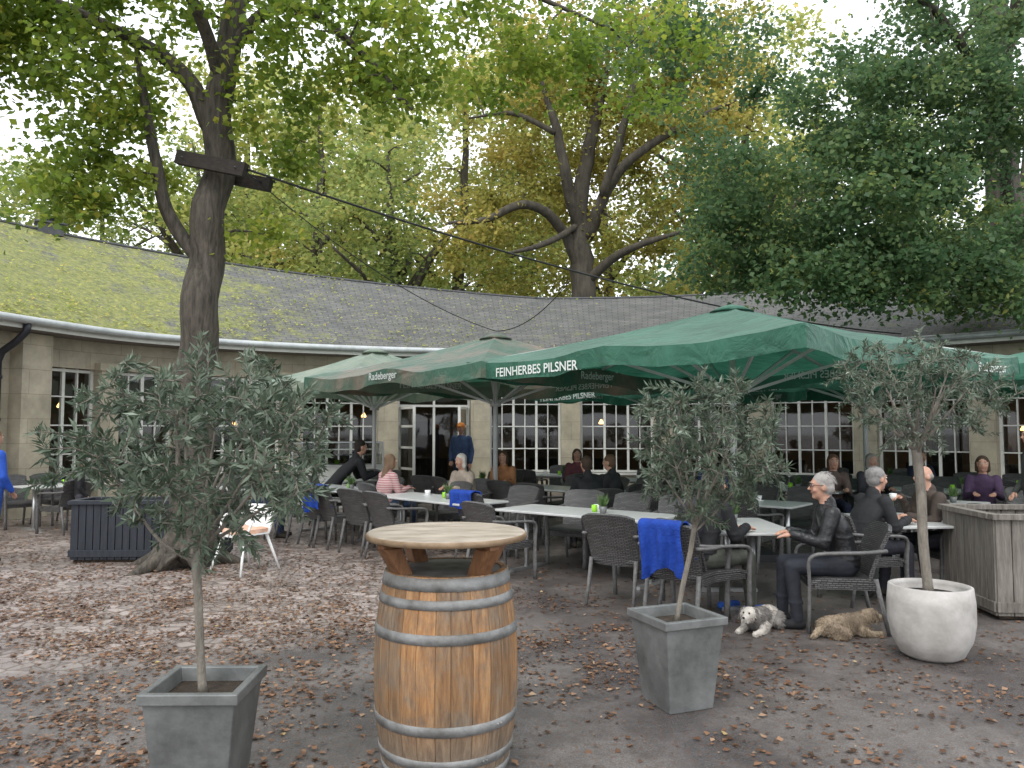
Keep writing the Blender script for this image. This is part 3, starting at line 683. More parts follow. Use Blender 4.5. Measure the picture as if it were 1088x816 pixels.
# ------------------------------------------------------------------ barrel table
bt=empty('wine_barrel_table',(-.34,4.08,0),R(8))
m=MB(); H=.99; nst=26
def br(z): t=z/H*2-1; return .315+.057*(1-t*t)
edges=[0]; 
for k in range(nst): edges.append(edges[-1]+random.uniform(.75,1.25))
edges=[e/edges[-1]*2*math.pi for e in edges]
for k in range(nst):
    a0=edges[k]+.003; a1=edges[k+1]-.003; vs=[];fs=[]
    for i in range(17):
        z=H*i/16
        for a,o in((a0,-.0022),(a0+(a1-a0)*.08,0),(a0+(a1-a0)*.92,0),(a1,-.0022),(a1,-.03),(a0,-.03)):
            r=br(z)+o; vs.append((r*math.cos(a),r*math.sin(a),z))
    for i in range(16):
        for j in range(6): fs.append((i*6+j,i*6+(j+1)%6,(i+1)*6+(j+1)%6,(i+1)*6+j))
    fs.append((5,4,3,2,1,0)); fs.append(tuple(16*6+j for j in range(6)))
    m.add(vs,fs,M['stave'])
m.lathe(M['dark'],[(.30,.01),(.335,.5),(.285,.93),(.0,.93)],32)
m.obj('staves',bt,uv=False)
m=MB()
for z0,z1 in((0.0,.055),(.095,.14),(.255,.305),(.68,.73),(.84,.885),(.925,.985)):
    m.lathe(M['hoop'],[(br(z0)-.002,z0),(br(z0)+.0035,z0+.001),(br((z0+z1)/2)+.0042,(z0+z1)/2),(br(z1)+.0035,z1-.001),(br(z1)-.002,z1)],52)
    for k in range(2): 
        a=-1.2+z0*1.3; r=br((z0+z1)/2)+.004; m.lathe(M['hoop'],[(.008,0),(.005,.004)],8,T=Matrix.Translation((r*math.cos(a+.06*k),r*math.sin(a+.06*k),(z0+z1)/2))@Matrix.Rotation(a+.06*k,4,'Z')@Matrix.Rotation(R(90),4,'Y'))
m.obj('hoops',bt,uv=False)
m=MB()
for k in range(4):
    T=Matrix.Rotation(R(32+90*k),4,'Z')
    m.add([(.23,-.045,.975),(.30,-.045,.975),(.395,-.045,1.12),(.30,-.045,1.12),(.23,.045,.975),(.30,.045,.975),(.395,.045,1.12),(.30,.045,1.12)],[(0,1,2,3),(7,6,5,4),(1,5,6,2),(0,4,5,1),(4,0,3,7),(3,2,6,7)],M['brace'],T=T)
    m.box(M['brace'],(.215,0,1.128),(.37,.06,.022),T=T)
m.obj('braces',bt,bevel=.004)
m=MB(); m.lathe(M['edge'],[(.405,1.140),(.418,1.144),(.418,1.166),(.412,1.171)],64); m.obj('edge_band',bt,uv=False)
m=MB(); m.lathe(M['topwood'],[(.405,1.142),(.409,1.171),(.404,1.1745),(.0,1.176)],64,smooth=False); m.obj('round_top',bt,uv=False)

# ------------------------------------------------------------------ planters
def planter(name,loc,rz,wx,wy,h,mat,bw=.11,rim=.05):
    m=MB()
    for side in range(4):
        L_=wx if side%2==0 else wy; off=(wy if side%2==0 else wx)/2
        T=Matrix.Rotation(R(90)*side,4,'Z'); k=int(L_/bw); b=L_/k
        for i in range(k):
            m.box(mat,(-L_/2+b*(i+.5),-off,h/2+.02),(b-.008,.022,h-.04+random.uniform(-.006,.006)),T=T)
        m.box(mat,(0,-off-.003,h+.0),(L_+.07 if side%2==0 else L_-.095,.09,rim),T=T)
        m.box(mat,(0,-off-.022,.12),(L_+.02,.02,.09),T=T)
    m.box(M['soil'],(0,0,h*.45),(wx-.05,wy-.05,h*.88))
    return m.obj(name,loc=loc,rz=rz,bevel=.004)
planter('wooden_crate_planter',(5.15,7.45,0),R(-4),1.55,.95,.92,M['grayboard'],.13)
planter('navy_planter_box',(-4.75,10.35,0),R(3),1.85,.55,.77,M['navy'],.09)

# ------------------------------------------------------------------ chairs, tables
def chair_mesh():
    m=MB()
    m.panel(M['wicker'],lambda u,v:(lambda X,z:(X*(1+.12*v),-.245-.17*(v**1.3)+.055*(abs(X)/.25)**2,z))((u-.5)*.5,.40+.50*v-.035*(abs(u-.5)*2)**4*v),8,8,.032)
    m.panel(M['wicker'],lambda u,v:((u-.5)*(.50+.04*v),-.25+.52*v,.448-.012*math.sin(math.pi*u)-.03*max(0,v-.85)/.15),6,8,.03)
    m.box(M['wicker'],(0,.255,.395),(.50,.025,.07)); 
    for sx in(-1,1):
        m.box(M['wicker'],(sx*.252,0,.40),(.022,.48,.06))
        m.tube(M['wickerleg'],spline3([(sx*.272,-.335,.70),(sx*.292,-.15,.682),(sx*.298,.10,.672),(sx*.296,.235,.655),(sx*.282,.285,.59),(sx*.27,.28,.42),(sx*.262,.29,0)],3),[.021]*19,6,sq=(1.35,.8))
        m.tube(M['wickerleg'],[(sx*.24,-.25,.46),(sx*.245,-.30,.2),(sx*.25,-.345,0)],[.022,.02,.017],6)
    return m.mesh('wicker_armchair')
CH=chair_mesh(); chairs=[]
def chair(x,y,th,force=False):
    if not force and any((x-a)**2+(y-b)**2<.42 for a,b in chairs): return
    chairs.append((x,y)); o=bpy.data.objects.new('wicker_armchair',CH); COL.objects.link(o); o.location=(x,y,0); o.rotation_euler[2]=th
def table_mesh(L_,W_):
    m=MB()
    def rr_(r,z,ins=0):
        x=L_/2-ins;y=W_/2-ins;o=[]
        for cx,cy,a0 in((x-r,y-r,0),(-x+r,y-r,90),(-x+r,-y+r,180),(x-r,-y+r,270)):
            for k in range(5): a=R(a0+22.5*k); o.append((cx+r*math.cos(a),cy+r*math.sin(a),z))
        return o
    rings=[rr_(.04,.722,.006),rr_(.04,.728),rr_(.04,.745),rr_(.04,.75,.006)]; vs=sum(rings,[]);fs=[tuple(range(19,-1,-1)),tuple(range(60,80))]
    for k in range(3):
        for j in range(20): fs.append((k*20+j,k*20+(j+1)%20,(k+1)*20+(j+1)%20,(k+1)*20+j))
    m.add(vs,fs,M['tabletop'])
    for sx in(-1,1):
        x=sx*(L_/2-.2)
        m.tube(M['metal'],[(x,0,.03),(x,0,.71)],.03,12); m.beam(M['metal'],(x,-W_/2+.1,.02),(x,W_/2-.1,.02),.06,.035); m.beam(M['metal'],(x,-W_/2+.12,.71),(x,W_/2-.12,.71),.04,.02)
    m.beam(M['metal'],(-L_/2+.25,0,.69),(L_/2-.25,0,.69),.03,.03)
    return m.mesh('cafe_table')
T2=table_mesh(2.1,.8); T1=table_mesh(1.25,.8)
glass=MB(); glass.lathe(M['limeglass'],[(.028,0),(.036,.03),(.034,.08),(.028,.082),(.03,.03),(.0,.02)],14); GL=glass.mesh('tea_light_glass')
cup=MB(); cup.lathe(M['porcelain'],[(.07,0),(.075,.008),(.03,.01),(.036,.015),(.045,.07),(.041,.07),(.03,.02),(0,.02)],16); CU=cup.mesh('coffee_cup')
hp=MB(); hp.lathe(M['zinc'],[(.035,0),(.05,.08),(.045,.08),(0,.07)],14)
for i in range(70):
    a=random.uniform(0,6.28);r=random.uniform(.01,.05);q=Vector((math.cos(a)*r*.6,math.sin(a)*r*.6,.07)); t=Vector((math.cos(a)*r*1.7,math.sin(a)*r*1.7,random.uniform(.12,.24))); sd_=(t-q).cross(Vector((random.uniform(-1,1),random.uniform(-1,1),.3))).normalized()*.007
    hp.add([q,(q+t)/2+sd_,t,(q+t)/2-sd_],[(0,1,2,3)],M['herb'])
HP=hp.mesh('potted_herb')
def table(x,y,deg,long=True,skip=()):
    o=bpy.data.objects.new('cafe_table',T2 if long else T1); COL.objects.link(o); o.location=(x,y,0); th=R(deg); o.rotation_euler[2]=th
    for me,dx,dy in((GL,.1,.05),(CU,random.uniform(-.5,.5),.2),(HP,.26,-.02)):
        q=bpy.data.objects.new(me.name.split('.')[0],me); COL.objects.link(q); q.location=(x+dx*math.cos(th)-dy*math.sin(th),y+dx*math.sin(th)+dy*math.cos(th),.7505); q.rotation_euler[2]=random.uniform(-.6,.6)
    ks=[-.68,0,.68] if long else [-.3,.3]
    for sd in(-1,1):
        for i,dx in enumerate(ks):
            if (sd,i) in skip: continue
            dy=sd*(.62+random.uniform(0,.14)); dx+=random.uniform(-.05,.05)
            chair(x+dx*math.cos(th)-dy*math.sin(th),y+dx*math.sin(th)+dy*math.cos(th),th+(0 if sd<0 else math.pi)+R(random.uniform(-15,15)))
PEOPLE=[]
def seat(x,y,deg,**k): PEOPLE.append((x,y,deg,'sit',k)); chair(x,y,R(deg),True)
def stand(x,y,deg,**k): PEOPLE.append((x,y,deg,'stand',k))
BLK=(.012,.012,.014); NAVY=(.015,.02,.045); GREY=(.12,.12,.125); DEN=(.03,.05,.10)
seat(2.82,6.80,80,top=BLK,legs=(.02,.022,.03),hair=(.33,.31,.29),hs='short',gl=True,lean=.15,hi=True,rough=.35,shoes=BLK)
seat(1.76,7.16,-62,top=BLK,legs=(.07,.075,.06),hair=(.06,.04,.03),hs='long',lean=.2,hi=True,shoes=(.02,.08,.35),pack=True)
seat(3.52,7.85,-75,top=(.02,.02,.022),legs=(.03,.03,.04),hair=(.24,.23,.22),hs='short',lean=.25,hi=True)
seat(4.68,8.35,95,top=(.055,.04,.032),legs=(.03,.03,.04),hair=(.22,.2,.18),hs='bald',lean=.35,hi=True,cup=True)
seat(-1.95,12.1,-52,top='stripe',legs=DEN,hair=(.16,.10,.06),hs='long',lean=.1)
seat(-.72,12.5,140,top=(.36,.30,.24),legs=GREY,hair=(.5,.47,.42),hs='bob',lean=.2)
seat(-3.2,13.9,-60,top=BLK,legs=BLK,hair=(.02,.015,.01),hs='short',lean=.55,scale=1.15)
seat(-.15,14.2,165,top=(.35,.16,.07),legs=DEN,hair=(.08,.05,.03),hs='long',lean=.1)
seat(1.15,11.0,20,top=BLK,legs=BLK,hair=(.05,.03,.02),hs='short',lean=.3)
seat(1.55,11.9,60,top=(.02,.02,.022),legs=NAVY,hair=(.12,.07,.04),hs='short',lean=.1)
seat(1.3,15.6,180,top=(.12,.04,.05),legs=NAVY,hair=(.05,.04,.03),hs='long',lean=.1)
seat(5.05,12.3,170,top=(.10,.07,.06),legs=NAVY,hair=(.10,.05,.03),hs='long',lean=.2)
seat(5.70,12.4,190,top=(.04,.04,.05),legs=NAVY,hair=(.25,.22,.2),hs='bob',lean=.1)
seat(6.9,11.4,150,top=(.07,.04,.085),legs=NAVY,hair=(.05,.03,.02),hs='bob',lean=.15)
seat(7.5,14.3,180,top=NAVY,legs=NAVY,hair=(.12,.07,.04),hs='short',lean=.1)
seat(-4.1,12.5,-100,top=(.25,.2,.15),legs=DEN,hair=(.36,.26,.13),hs='long',lean=.2)
seat(3.35,13.1,180,top=(.03,.05,.15),legs=NAVY,hair=(.2,.15,.1),hs='short',lean=.2)
stand(-1.18,18.0,165,top=(.04,.07,.15),legs=NAVY,hair=(.05,.03,.02),hs='short',cap=(.65,.22,.04),scale=1.07)
stand(6.42,9.55,80,top=(.045,.05,.045),legs=NAVY,hair=(.2,.18,.16),hs='short',scale=1.0)
stand(-6.76,10.1,-20,top=(.02,.08,.42),legs=(.02,.06,.25),hair=(.2,.12,.06),hs='short',scale=.98)
stand(-6.33,9.3,20,top=(.03,.08,.35),legs=(.03,.05,.2),hair=(.5,.34,.16),hs='long',scale=.62)
stand(-7.05,12.7,-60,top=BLK,legs=(.05,.05,.06),hair=(.08,.05,.03),hs='short',scale=.68)
table(2.28,7.85,90,False,skip=((-1,0),(-1,1),(1,0),(1,1)))
table(4.15,8.35,95,False,skip=((-1,0),(-1,1),(1,0),(1,1)))
chair(1.12,7.75,R(-35),True); chair(1.55,7.0,R(-38),True)
table(.85,9.1,-38); table(-1.05,10.95,-45); table(-2.75,12.7,-45)
table(2.9,10.6,-40); table(1.0,12.6,-45); table(-.7,14.3,-45,False)
table(4.5,12.9,-45); table(2.6,14.8,-45); table(.9,16.6,-30,False)
table(5.6,10.4,-40,False); table(6.9,12.4,-30); table(8.6,13.4,-40); table(-4.7,12.9,0,False); table(-7.9,13.6,60,False); table(7.2,15.4,-20); table(-3.3,15.0,-40,False)
table(7.6,9.9,10,False)

def blanket(x,y,th,w_=.52,zt=.905,drop=.95):
    m=MB(); T=Matrix.Translation((x,y,0))@Matrix.Rotation(th,4,'Z')
    sd=random.random()*9
    def f(u,v):
        L_=v*drop; X=(u-.5)*w_*(1-.10*math.sin(v*3))+.02*math.sin(v*7+sd)
        fold=.022*math.sin(u*13+v*4+sd)+.014*math.sin(u*29+sd+v*2)
        if L_<.30: return (X,-.275-.04*(L_/.3)+fold*.4,zt-.30+L_)
        if L_<.40: a=(L_-.30)/.10*math.pi; return (X,-.385+.07*math.cos(a),zt+.022*math.sin(a))
        k=(L_-.40); return (X*(1-.25*k),-.455+fold*min(1,k*5)-.01,zt-k*(.85+.12*math.sin(u*5+sd)))
    m.panel(M['blue'],f,26,30,.014,T=T); m.obj('blue_blanket',uv=False)
blanket(1.55,7.0,R(-38),.44,.905,.9); blanket(-.33,10.35,R(-45),.46,.9,.62); blanket(-2.55,11.5,R(-45),.46,.9,.8)
chair(-.33,10.35,R(-45),True); chair(-2.55,11.5,R(-45),True)

m=MB()
def seatf(u,v):
    X=(u-.5)*.46
    if v<.55: t=v/.55; return (X,.24-.44*t,.46-.02*math.sin(math.pi*u))
    t=(v-.55)/.45; return (X*(1+.06*t),-.20-.11*t+.05*abs(u-.5)*2,.46+.02*t+.30*t**1.1)
m.panel(M['whiteplastic'],seatf,10,20,.018)
for sx in(-1,1):
    m.tube(M['whiteplastic'],[(sx*.17,.17,.455),(sx*.27,.30,0)],[.02,.013],8); m.tube(M['whiteplastic'],[(sx*.17,-.16,.455),(sx*.27,-.30,0)],[.02,.013],8)
    m.tube(M['whiteplastic'],spline3([(sx*.23,-.27,.66),(sx*.27,-.1,.67),(sx*.27,.1,.66),(sx*.24,.2,.46)],4),.014,6)
m.obj('white_plastic_chair',loc=(-3.22,9.45,0),rz=R(150),uv=False)
m=MB(); m.panel(pm('peach_fleece',(.55,.3,.19),(.68,.48,.38),9,.95,.3),lambda u,v:((u-.5)*.4,(v-.5)*.36,.49+.02*math.sin(u*9)*math.sin(v*7)),14,12,.05); m.obj('folded_blanket',loc=(-3.22,9.45,0),rz=R(150),uv=False)

m=MB(); 
m.box(M['white'],(0,0,.45),(2.0,.7,.9)); m.box(M['tabletop'],(0,0,.92),(2.08,.78,.04))
for x in(-.97,.97):
    for y_ in(-.32,.32): m.beam(M['metal'],(x,y_,.94),(x,y_,1.42),.03,.03)
m.box(M['metal'],(0,0,1.43),(2.0,.7,.03)); m.box(M['glass'],(0,-.34,1.18),(1.9,.01,.46)); m.box(M['tabletop'],(0,0,1.15),(1.88,.6,.015))
for i in range(9): m.lathe(M[random.choice(['porcelain','ochre','limeglass'])],[(.05,0),(.06,.09),(.0,.1)],10,c=(-.8+i*.2,-.05,.945+ (0.215 if i%2 else 0)))
m.obj('glass_display_counter',loc=(-3.9,17.3,0),rz=R(18),uv=False,bevel=.004)

# ------------------------------------------------------------------ umbrellas
def text_mesh(body,size):
    cu=bpy.data.curves.new('t','FONT'); cu.body=body; cu.size=size; cu.align_x='CENTER'; cu.align_y='CENTER'; cu.extrude=.0; cu.offset=.002
    o=bpy.data.objects.new('t',cu); COL.objects.link(o); bpy.context.view_layer.update()
    me=bpy.data.meshes.new_from_object(o.evaluated_get(bpy.context.evaluated_depsgraph_get())); bpy.data.objects.remove(o); me.materials.clear(); me.materials.append(M['letters']); return me
TXA=text_mesh('FEINHERBES PILSNER',.165); TXB=text_mesh('Radeberger',.17)
def umbrella(cx,cy,hd,near_deg,mat,az=3.42,ez=2.66,vh=.23,tx=None):
    if tx is None: tx={3:[(.27,TXA)],0:[(.84,TXB)],1:[(.5,TXA)],2:[(.5,TXB)]}
    root=empty('patio_umbrella',(cx,cy,0)); m=MB(); k=24; rows=12
    cs=[Vector((hd*math.cos(R(near_deg+90*i)),hd*math.sin(R(near_deg+90*i)),ez)) for i in range(4)]
    ap=Vector((0,0,az))
    def canopy(i,s,t):
        a,b=cs[i],cs[(i+1)%4]; e=a.lerp(b,s)
        inw=1-.035*math.sin(math.pi*s); e=Vector((e.x*inw,e.y*inw,ez+.03*math.sin(math.pi*s)))
        p=ap.lerp(e,t); fr=(s*2)%1.0
        p.z-= .095*math.sin(math.pi*fr)*t+ .05*math.sin(math.pi*t)
        p.z+=.025*noise.noise(Vector((p.x*1.6,p.y*1.6,cx)))*t+.018*noise.noise(Vector((math.atan2(p.y,p.x)*7,t*1.5,cy)))*t
        return p
    for i in range(4):
        vs=[canopy(i,s/k,t/rows) for t in range(rows+1) for s in range(k+1)]
        fs=[(t*(k+1)+s,t*(k+1)+s+1,(t+1)*(k+1)+s+1,(t+1)*(k+1)+s) for t in range(rows) for s in range(k)]
        m.add(vs,fs,mat,True)
        K2=48; vs=[]
        for s in range(K2+1):
            q=canopy(i,s/K2,1.0); o=Vector((q.x,q.y,0)).normalized()
            wv=.018*math.sin(s*.9+i)+.012*math.sin(s*.37+cx)
            hem=vh*(1-.06*abs(math.sin(math.pi*s/K2*6)))
            vs+= [q,q+o*(.006+wv*.5)+Vector((0,0,-hem*.5)),q+o*(.01+wv)+Vector((0,0,-hem))]
        m.add(vs,[(3*s+j,3*s+3+j,3*s+4+j,3*s+1+j) for s in range(K2) for j in range(2)],mat,True)
        a,b=cs[i],cs[(i+1)%4]; dv=(b-a).normalized(); out=Vector((dv.y,-dv.x,0))
        if ((a+b)/2).dot(out)<0: out=-out
        for f,tm in tx.get(i,[]):
            for off in(.030,-.030):
                base=canopy(i,f,1.0)
                o=bpy.data.objects.new('printed_lettering',tm); COL.objects.link(o); o.parent=root
                xr=Vector((0,0,1)).cross(out).normalized()
                q=base+out*(off+.012); q.z-=vh*.52
                p2=canopy(i,f+.08,1.0); p1=canopy(i,f-.08,1.0); sl=(p2-p1).normalized()
                if sl.dot(xr)<0: sl=-sl
                Yc=out.cross(sl).normalized(); Z2=sl.cross(Yc)
                o.matrix_local=Matrix(((sl.x,Yc.x,Z2.x,q.x),(sl.y,Yc.y,Z2.y,q.y),(sl.z,Yc.z,Z2.z,q.z),(0,0,0,1)))
    m.obj('canopy',root,uv=False)
    m=MB(); m.lathe(mat,[(.30,az-.07),(.16,az+.0),(.04,az+.03),(.0,az+.035)],16)
    m.obj('vent_cap',root,uv=False)
    m=MB(); m.tube(M['rib'],[(0,0,0),(0,0,az-.02)],.045,14)
    m.lathe(M['rib'],[(.04,2.12),(.1,2.13),(.1,2.24),(.04,2.25)],12); m.lathe(M['rib'],[(.04,az-.2),(.1,az-.19),(.1,az-.1),(.04,az-.09)],12)
    m.box(M['dmetal'],(0,0,.05),(.9,.9,.1)); m.lathe(M['dmetal'],[(.08,.1),(.06,.4),(.046,.41)],12)
    for i in range(4):
        for s in (0,.5):
            e=canopy(i,s,.985); h=canopy(i,s,.6); e.z-=.035; h.z-=.05
            m.beam(M['rib'],(0,0,az-.14),e,.028,.04)
            dn=Vector((h.x,h.y,0)).normalized()*.09
            m.beam(M['rib'],(dn.x,dn.y,2.19),h,.03,.04)
    m.obj('pole_and_ribs',root,uv=False)
umbrella(3.0,10.5,3.66,264,M['green'],3.38)
umbrella(-.3,14.0,3.5,268,M['green2'],tx={3:[(.5,TXB)],0:[(.5,TXB)],1:[(.5,TXA)],2:[(.5,TXB)]})
umbrella(-2.95,16.6,2.9,268,M['green3'],tx={0:[(.5,TXA)],1:[(.5,TXB)]})
umbrella(6.45,14.15,3.4,266,M['green'],3.35,2.6)
umbrella(9.95,10.6,3.5,264,M['green'],tx={0:[(.5,TXB)],1:[(.5,TXA)],2:[(.5,TXB)]})
umbrella(3.2,17.0,2.8,268,M['green'],3.3,2.6)

# ------------------------------------------------------------------ people
def col_mat(c,cache={}):
    key=(c if isinstance(c,str) else tuple(c))
    if key not in cache:
        if c=='stripe': cache[key]=stripes('striped_pullover',(.58,.42,.40),(.42,.18,.19),9)
        else: cache[key]=pm('cloth',[x*.75 for x in c],[min(1,x*1.3) for x in c],9,.8,.5,bscale=14)
    return cache[key]
LEATHER=pm('black_leather',(.010,.010,.011),(.022,.022,.024),9,.36,.8,bscale=13)
def capsule(mb,tag,a,ra,b,rb,n=12,sq=(1,1)):
    a=Vector(a);b=Vector(b);d=(b-a); L_=d.length; d=d/L_ if L_>1e-6 else Vector((0,0,1))
    pts=[];rad=[]
    for k in range(4): t=math.pi/2*(k+.35)/4.35; pts.append(a-d*ra*math.cos(t)); rad.append(ra*math.sin(t))
    for k in range(6): t=k/5; pts.append(a.lerp(b,t)); rad.append(ra+(rb-ra)*t)
    for k in range(4): t=math.pi/2*(1-(k+.65)/4.35); pts.append(b+d*rb*math.cos(t)); rad.append(rb*math.sin(t))
    mb.tube(tag,pts,rad,n,sq=sq)
def ellip(mb,tag,c,r,T=None,n=16):
    c=Vector(c);vs=[];rows=10
    for i in range(rows+1):
        t=math.pi*(i+.001)/(rows+.002)
        for j in range(n):
            a=2*math.pi*j/n; vs.append(c+Vector((r[0]*math.sin(t)*math.cos(a),r[1]*math.sin(t)*math.sin(a),-r[2]*math.cos(t))))
    fs=[(i*n+j,i*n+(j+1)%n,(i+1)*n+(j+1)%n,(i+1)*n+j) for i in range(rows) for j in range(n)]
    fs.append(tuple(range(n-1,-1,-1))); fs.append(tuple(rows*n+j for j in range(n)))
    mb.add(vs,fs,tag,True,T)
def loft(mb,tag,secs,n=18):
    vs=[]
    for c,rx,ry in secs:
        for j in range(n):
            a=2*math.pi*j/n; vs.append(Vector(c)+Vector((rx*math.cos(a),ry*math.sin(a),0)))
    k=len(secs); fs=[(i*n+j,i*n+(j+1)%n,(i+1)*n+(j+1)%n,(i+1)*n+j) for i in range(k-1) for j in range(n)]
    fs.append(tuple(range(n-1,-1,-1))); fs.append(tuple((k-1)*n+j for j in range(n)))
    mb.add(vs,fs,tag,True)
def fuse(mb,vox,smooth=4):
    """voxel-fuse all parts into one continuous skin; material from the closest source surface"""
    me=bpy.data.meshes.new('src'); me.from_pydata([tuple(p) for p in mb.v],[],mb.f); o=bpy.data.objects.new('src',me); COL.objects.link(o)
    r=o.modifiers.new('r','REMESH'); r.mode='VOXEL'; r.voxel_size=vox; r.use_smooth_shade=True
    bpy.context.view_layer.update()
    A=bpy.data.meshes.new_from_object(o.evaluated_get(bpy.context.evaluated_depsgraph_get()))
    bv=BVHTree.FromPolygons(mb.v,mb.f)
    idx=[]
    for p in A.polygons:
        hit=bv.find_nearest(p.center+p.normal*.004); idx.append(mb.m[hit[2]] if hit[2] is not None else 0)
    for _ in range(2):
        vf=[{} for _ in A.vertices]
        for p,k in zip(A.polygons,idx):
            for v in p.vertices: vf[v][k]=vf[v].get(k,0)+1
        new=[]
        for p,k in zip(A.polygons,idx):
            t={}
            for v in p.vertices:
                for kk,c in vf[v].items(): t[kk]=t.get(kk,0)+c
            new.append(max(t,key=t.get))
        idx=new
    co=np.empty(len(A.vertices)*3,dtype=np.float64); A.vertices.foreach_get('co',co); co=co.reshape(-1,3)
    ed=np.empty(len(A.edges)*2,dtype=np.int64); A.edges.foreach_get('vertices',ed); ed=ed.reshape(-1,2)
    deg=np.bincount(ed.ravel(),minlength=len(co))[:,None].clip(1)
    for _ in range(smooth):
        acc=np.zeros_like(co); np.add.at(acc,ed[:,0],co[ed[:,1]]); np.add.at(acc,ed[:,1],co[ed[:,0]])
        co=co*.5+acc/deg*.5
    fs=[list(p.vertices) for p in A.polygons]
    bpy.data.objects.remove(o); bpy.data.meshes.remove(me); bpy.data.meshes.remove(A)
    nb=MB(); nb.mats=list(mb.mats); nb.v=[Vector(c) for c in co]; nb.f=fs; nb.m=idx; nb.sm=[True]*len(fs)
    return nb
def person(x,y,deg,pose,k):
    sc=k.get('scale',1); hi=k.get('hi',False); ln=k.get('lean',.1)
    top=LEATHER if k.get('rough') else col_mat(k['top']); legs=col_mat(k['legs']); hair=col_mat(k['hair']); skin=M['skin']; shoe=col_mat(k.get('shoes',(.03,.025,.02)))
    mb=MB()
    if pose=='sit':
        pz=.545; pel=Vector((0,-.07,pz)); 
        hips=[Vector((s*.09,-.05,.535)) for s in(-1,1)]; kn=[Vector((-.13,.40,.53)),Vector((.12,.42,.53))]; an=[Vector((-.14,.36,.10)),Vector((.12,.44,.10))]
        sp=[pel,Vector((0,-.07+ln*.22,.70)),Vector((0,-.06+ln*.5,.87)),Vector((0,-.05+ln*.78,1.02))]
    else:
        pel=Vector((0,0,.95)); hips=[Vector((s*.09,0,.93)) for s in(-1,1)]; kn=[Vector((-.11,.06,.50)),Vector((.10,-.02,.50))]; an=[Vector((-.12,.05,.09)),Vector((.11,-.1,.09))]
        sp=[pel,Vector((0,.01,1.10)),Vector((0,.0,1.28)),Vector((0,-.01,1.44))]
    z0=sp[0]
    loft(mb,legs,[(z0+Vector((0,0,-.09)),.10,.075),(z0+Vector((0,0,-.04)),.155,.115),(z0+Vector((0,0,.05)),.16,.12)])
    loft(mb,top,[(z0+Vector((0,0,.0)),.172,.128),(sp[1],.165,.122),(sp[1].lerp(sp[2],.5),.172,.126),(sp[2],.185,.128),(sp[2].lerp(sp[3],.6),.178,.112),(sp[3]+Vector((0,0,-.01)),.125,.085),(sp[3]+Vector((0,.0,.035)),.068,.065)])
    sh=[sp[3]+Vector((s*.165,-.005,-.035)) for s in(-1,1)]
    if pose=='sit':
        el=[sh[0]+Vector((-.05,.09,-.245)),sh[1]+Vector((.05,.07,-.25))]
        wr=[Vector((-.13,el[0].y+.22,.80)),Vector((.12,el[1].y+.23,.80))]
        if k.get('cup'): wr[1]=Vector((.08,el[1].y+.20,.98))
    else:
        el=[sh[0]+Vector((-.07,-.03,-.28)),sh[1]+Vector((.07,-.0,-.28))]; wr=[el[0]+Vector((-.0,.10,-.23)),el[1]+Vector((-.05,.16,-.19))]
    for i in(0,1):
        capsule(mb,top,sh[i],.072,el[i],.054); capsule(mb,top,el[i],.054,wr[i],.040)
        if hi:
            capsule(mb,top,wr[i].lerp(el[i],.12),.046,wr[i],.045)
            for f,rr_ in((.3,.066),(.62,.062),(.88,.064)): ellip(mb,top,sh[i].lerp(el[i],f),(rr_,rr_,.03))
            for f in(.18,.45,.7): ellip(mb,top,el[i].lerp(wr[i],f),(.055,.03,.054))
            for f in(.35,.7): ellip(mb,legs,kn[i].lerp(an[i],f),(.064-.008*f,.064,.03))
        capsule(mb,legs,hips[i],.095,kn[i],.066); capsule(mb,legs,kn[i],.066,an[i],.050)
        f=Vector((0,1,0)); foot=an[i]+Vector((0,0,-.055))
        capsule(mb,shoe,foot+Vector((0,-.03,.0)),.043,foot+f*.16+Vector((0,0,-.005)),.036)
        capsule(mb,shoe,an[i]+Vector((0,0,-.01)),.045,foot,.045)
    if hi:
        for f in(.25,.6): ellip(mb,top,sp[0].lerp(sp[1],f)+Vector((0,0,.02)),(.180,.137,.022))
        ellip(mb,top,sp[1].lerp(sp[2],.5),(.182,.134,.02))
    nb=sp[3]+Vector((0,.0,.03)); hc=nb+Vector((0,.035+ln*.06,.155))
    capsule(mb,skin,nb+Vector((0,0,-.03)),.056,hc+Vector((0,-.015,-.06)),.052)
    capsule(mb,top,nb+Vector((0,-.01,-.015)),.070,nb+Vector((0,-.008,.018)),.066)
    ellip(mb,skin,hc+Vector((0,-.005,.02)),(.074,.092,.092)); ellip(mb,skin,hc+Vector((0,.018,-.045)),(.056,.066,.070)); ellip(mb,skin,hc+Vector((0,.055,-.088)),(.028,.026,.024))
    capsule(mb,skin,hc+Vector((0,.083,.018)),.009,hc+Vector((0,.106,-.022)),.014,8); ellip(mb,skin,hc+Vector((0,.078,.034)),(.052,.014,.012))
    for s in(-1,1): ellip(mb,skin,hc+Vector((s*.078,-.004,-.008)),(.012,.020,.032)); ellip(mb,skin,hc+Vector((s*.036,.066,-.028)),(.024,.02,.024))
    hs=k['hs']
    if hs=='bald': ellip(mb,hair,hc+Vector((0,-.032,-.0)),(.082,.076,.052))
    else:
        ellip(mb,hair,hc+Vector((0,-.020,.046)),(.085,.094,.086)); ellip(mb,hair,hc+Vector((0,-.048,-.008)),(.080,.062,.072))
    if hs in('long','bob'):
        ellip(mb,hair,hc+Vector((0,-.04,-.05)),(.092,.062,.085))
        for s in(-1,1): capsule(mb,hair,hc+Vector((s*.07,-.005,.03)),.03,hc+Vector((s*.075,-.01,-.09)),.028)
        if hs=='long': capsule(mb,hair,hc+Vector((0,-.05,-.05)),.07,nb+Vector((0,-.085,-.07)),.045,sq=(1.2,.8))
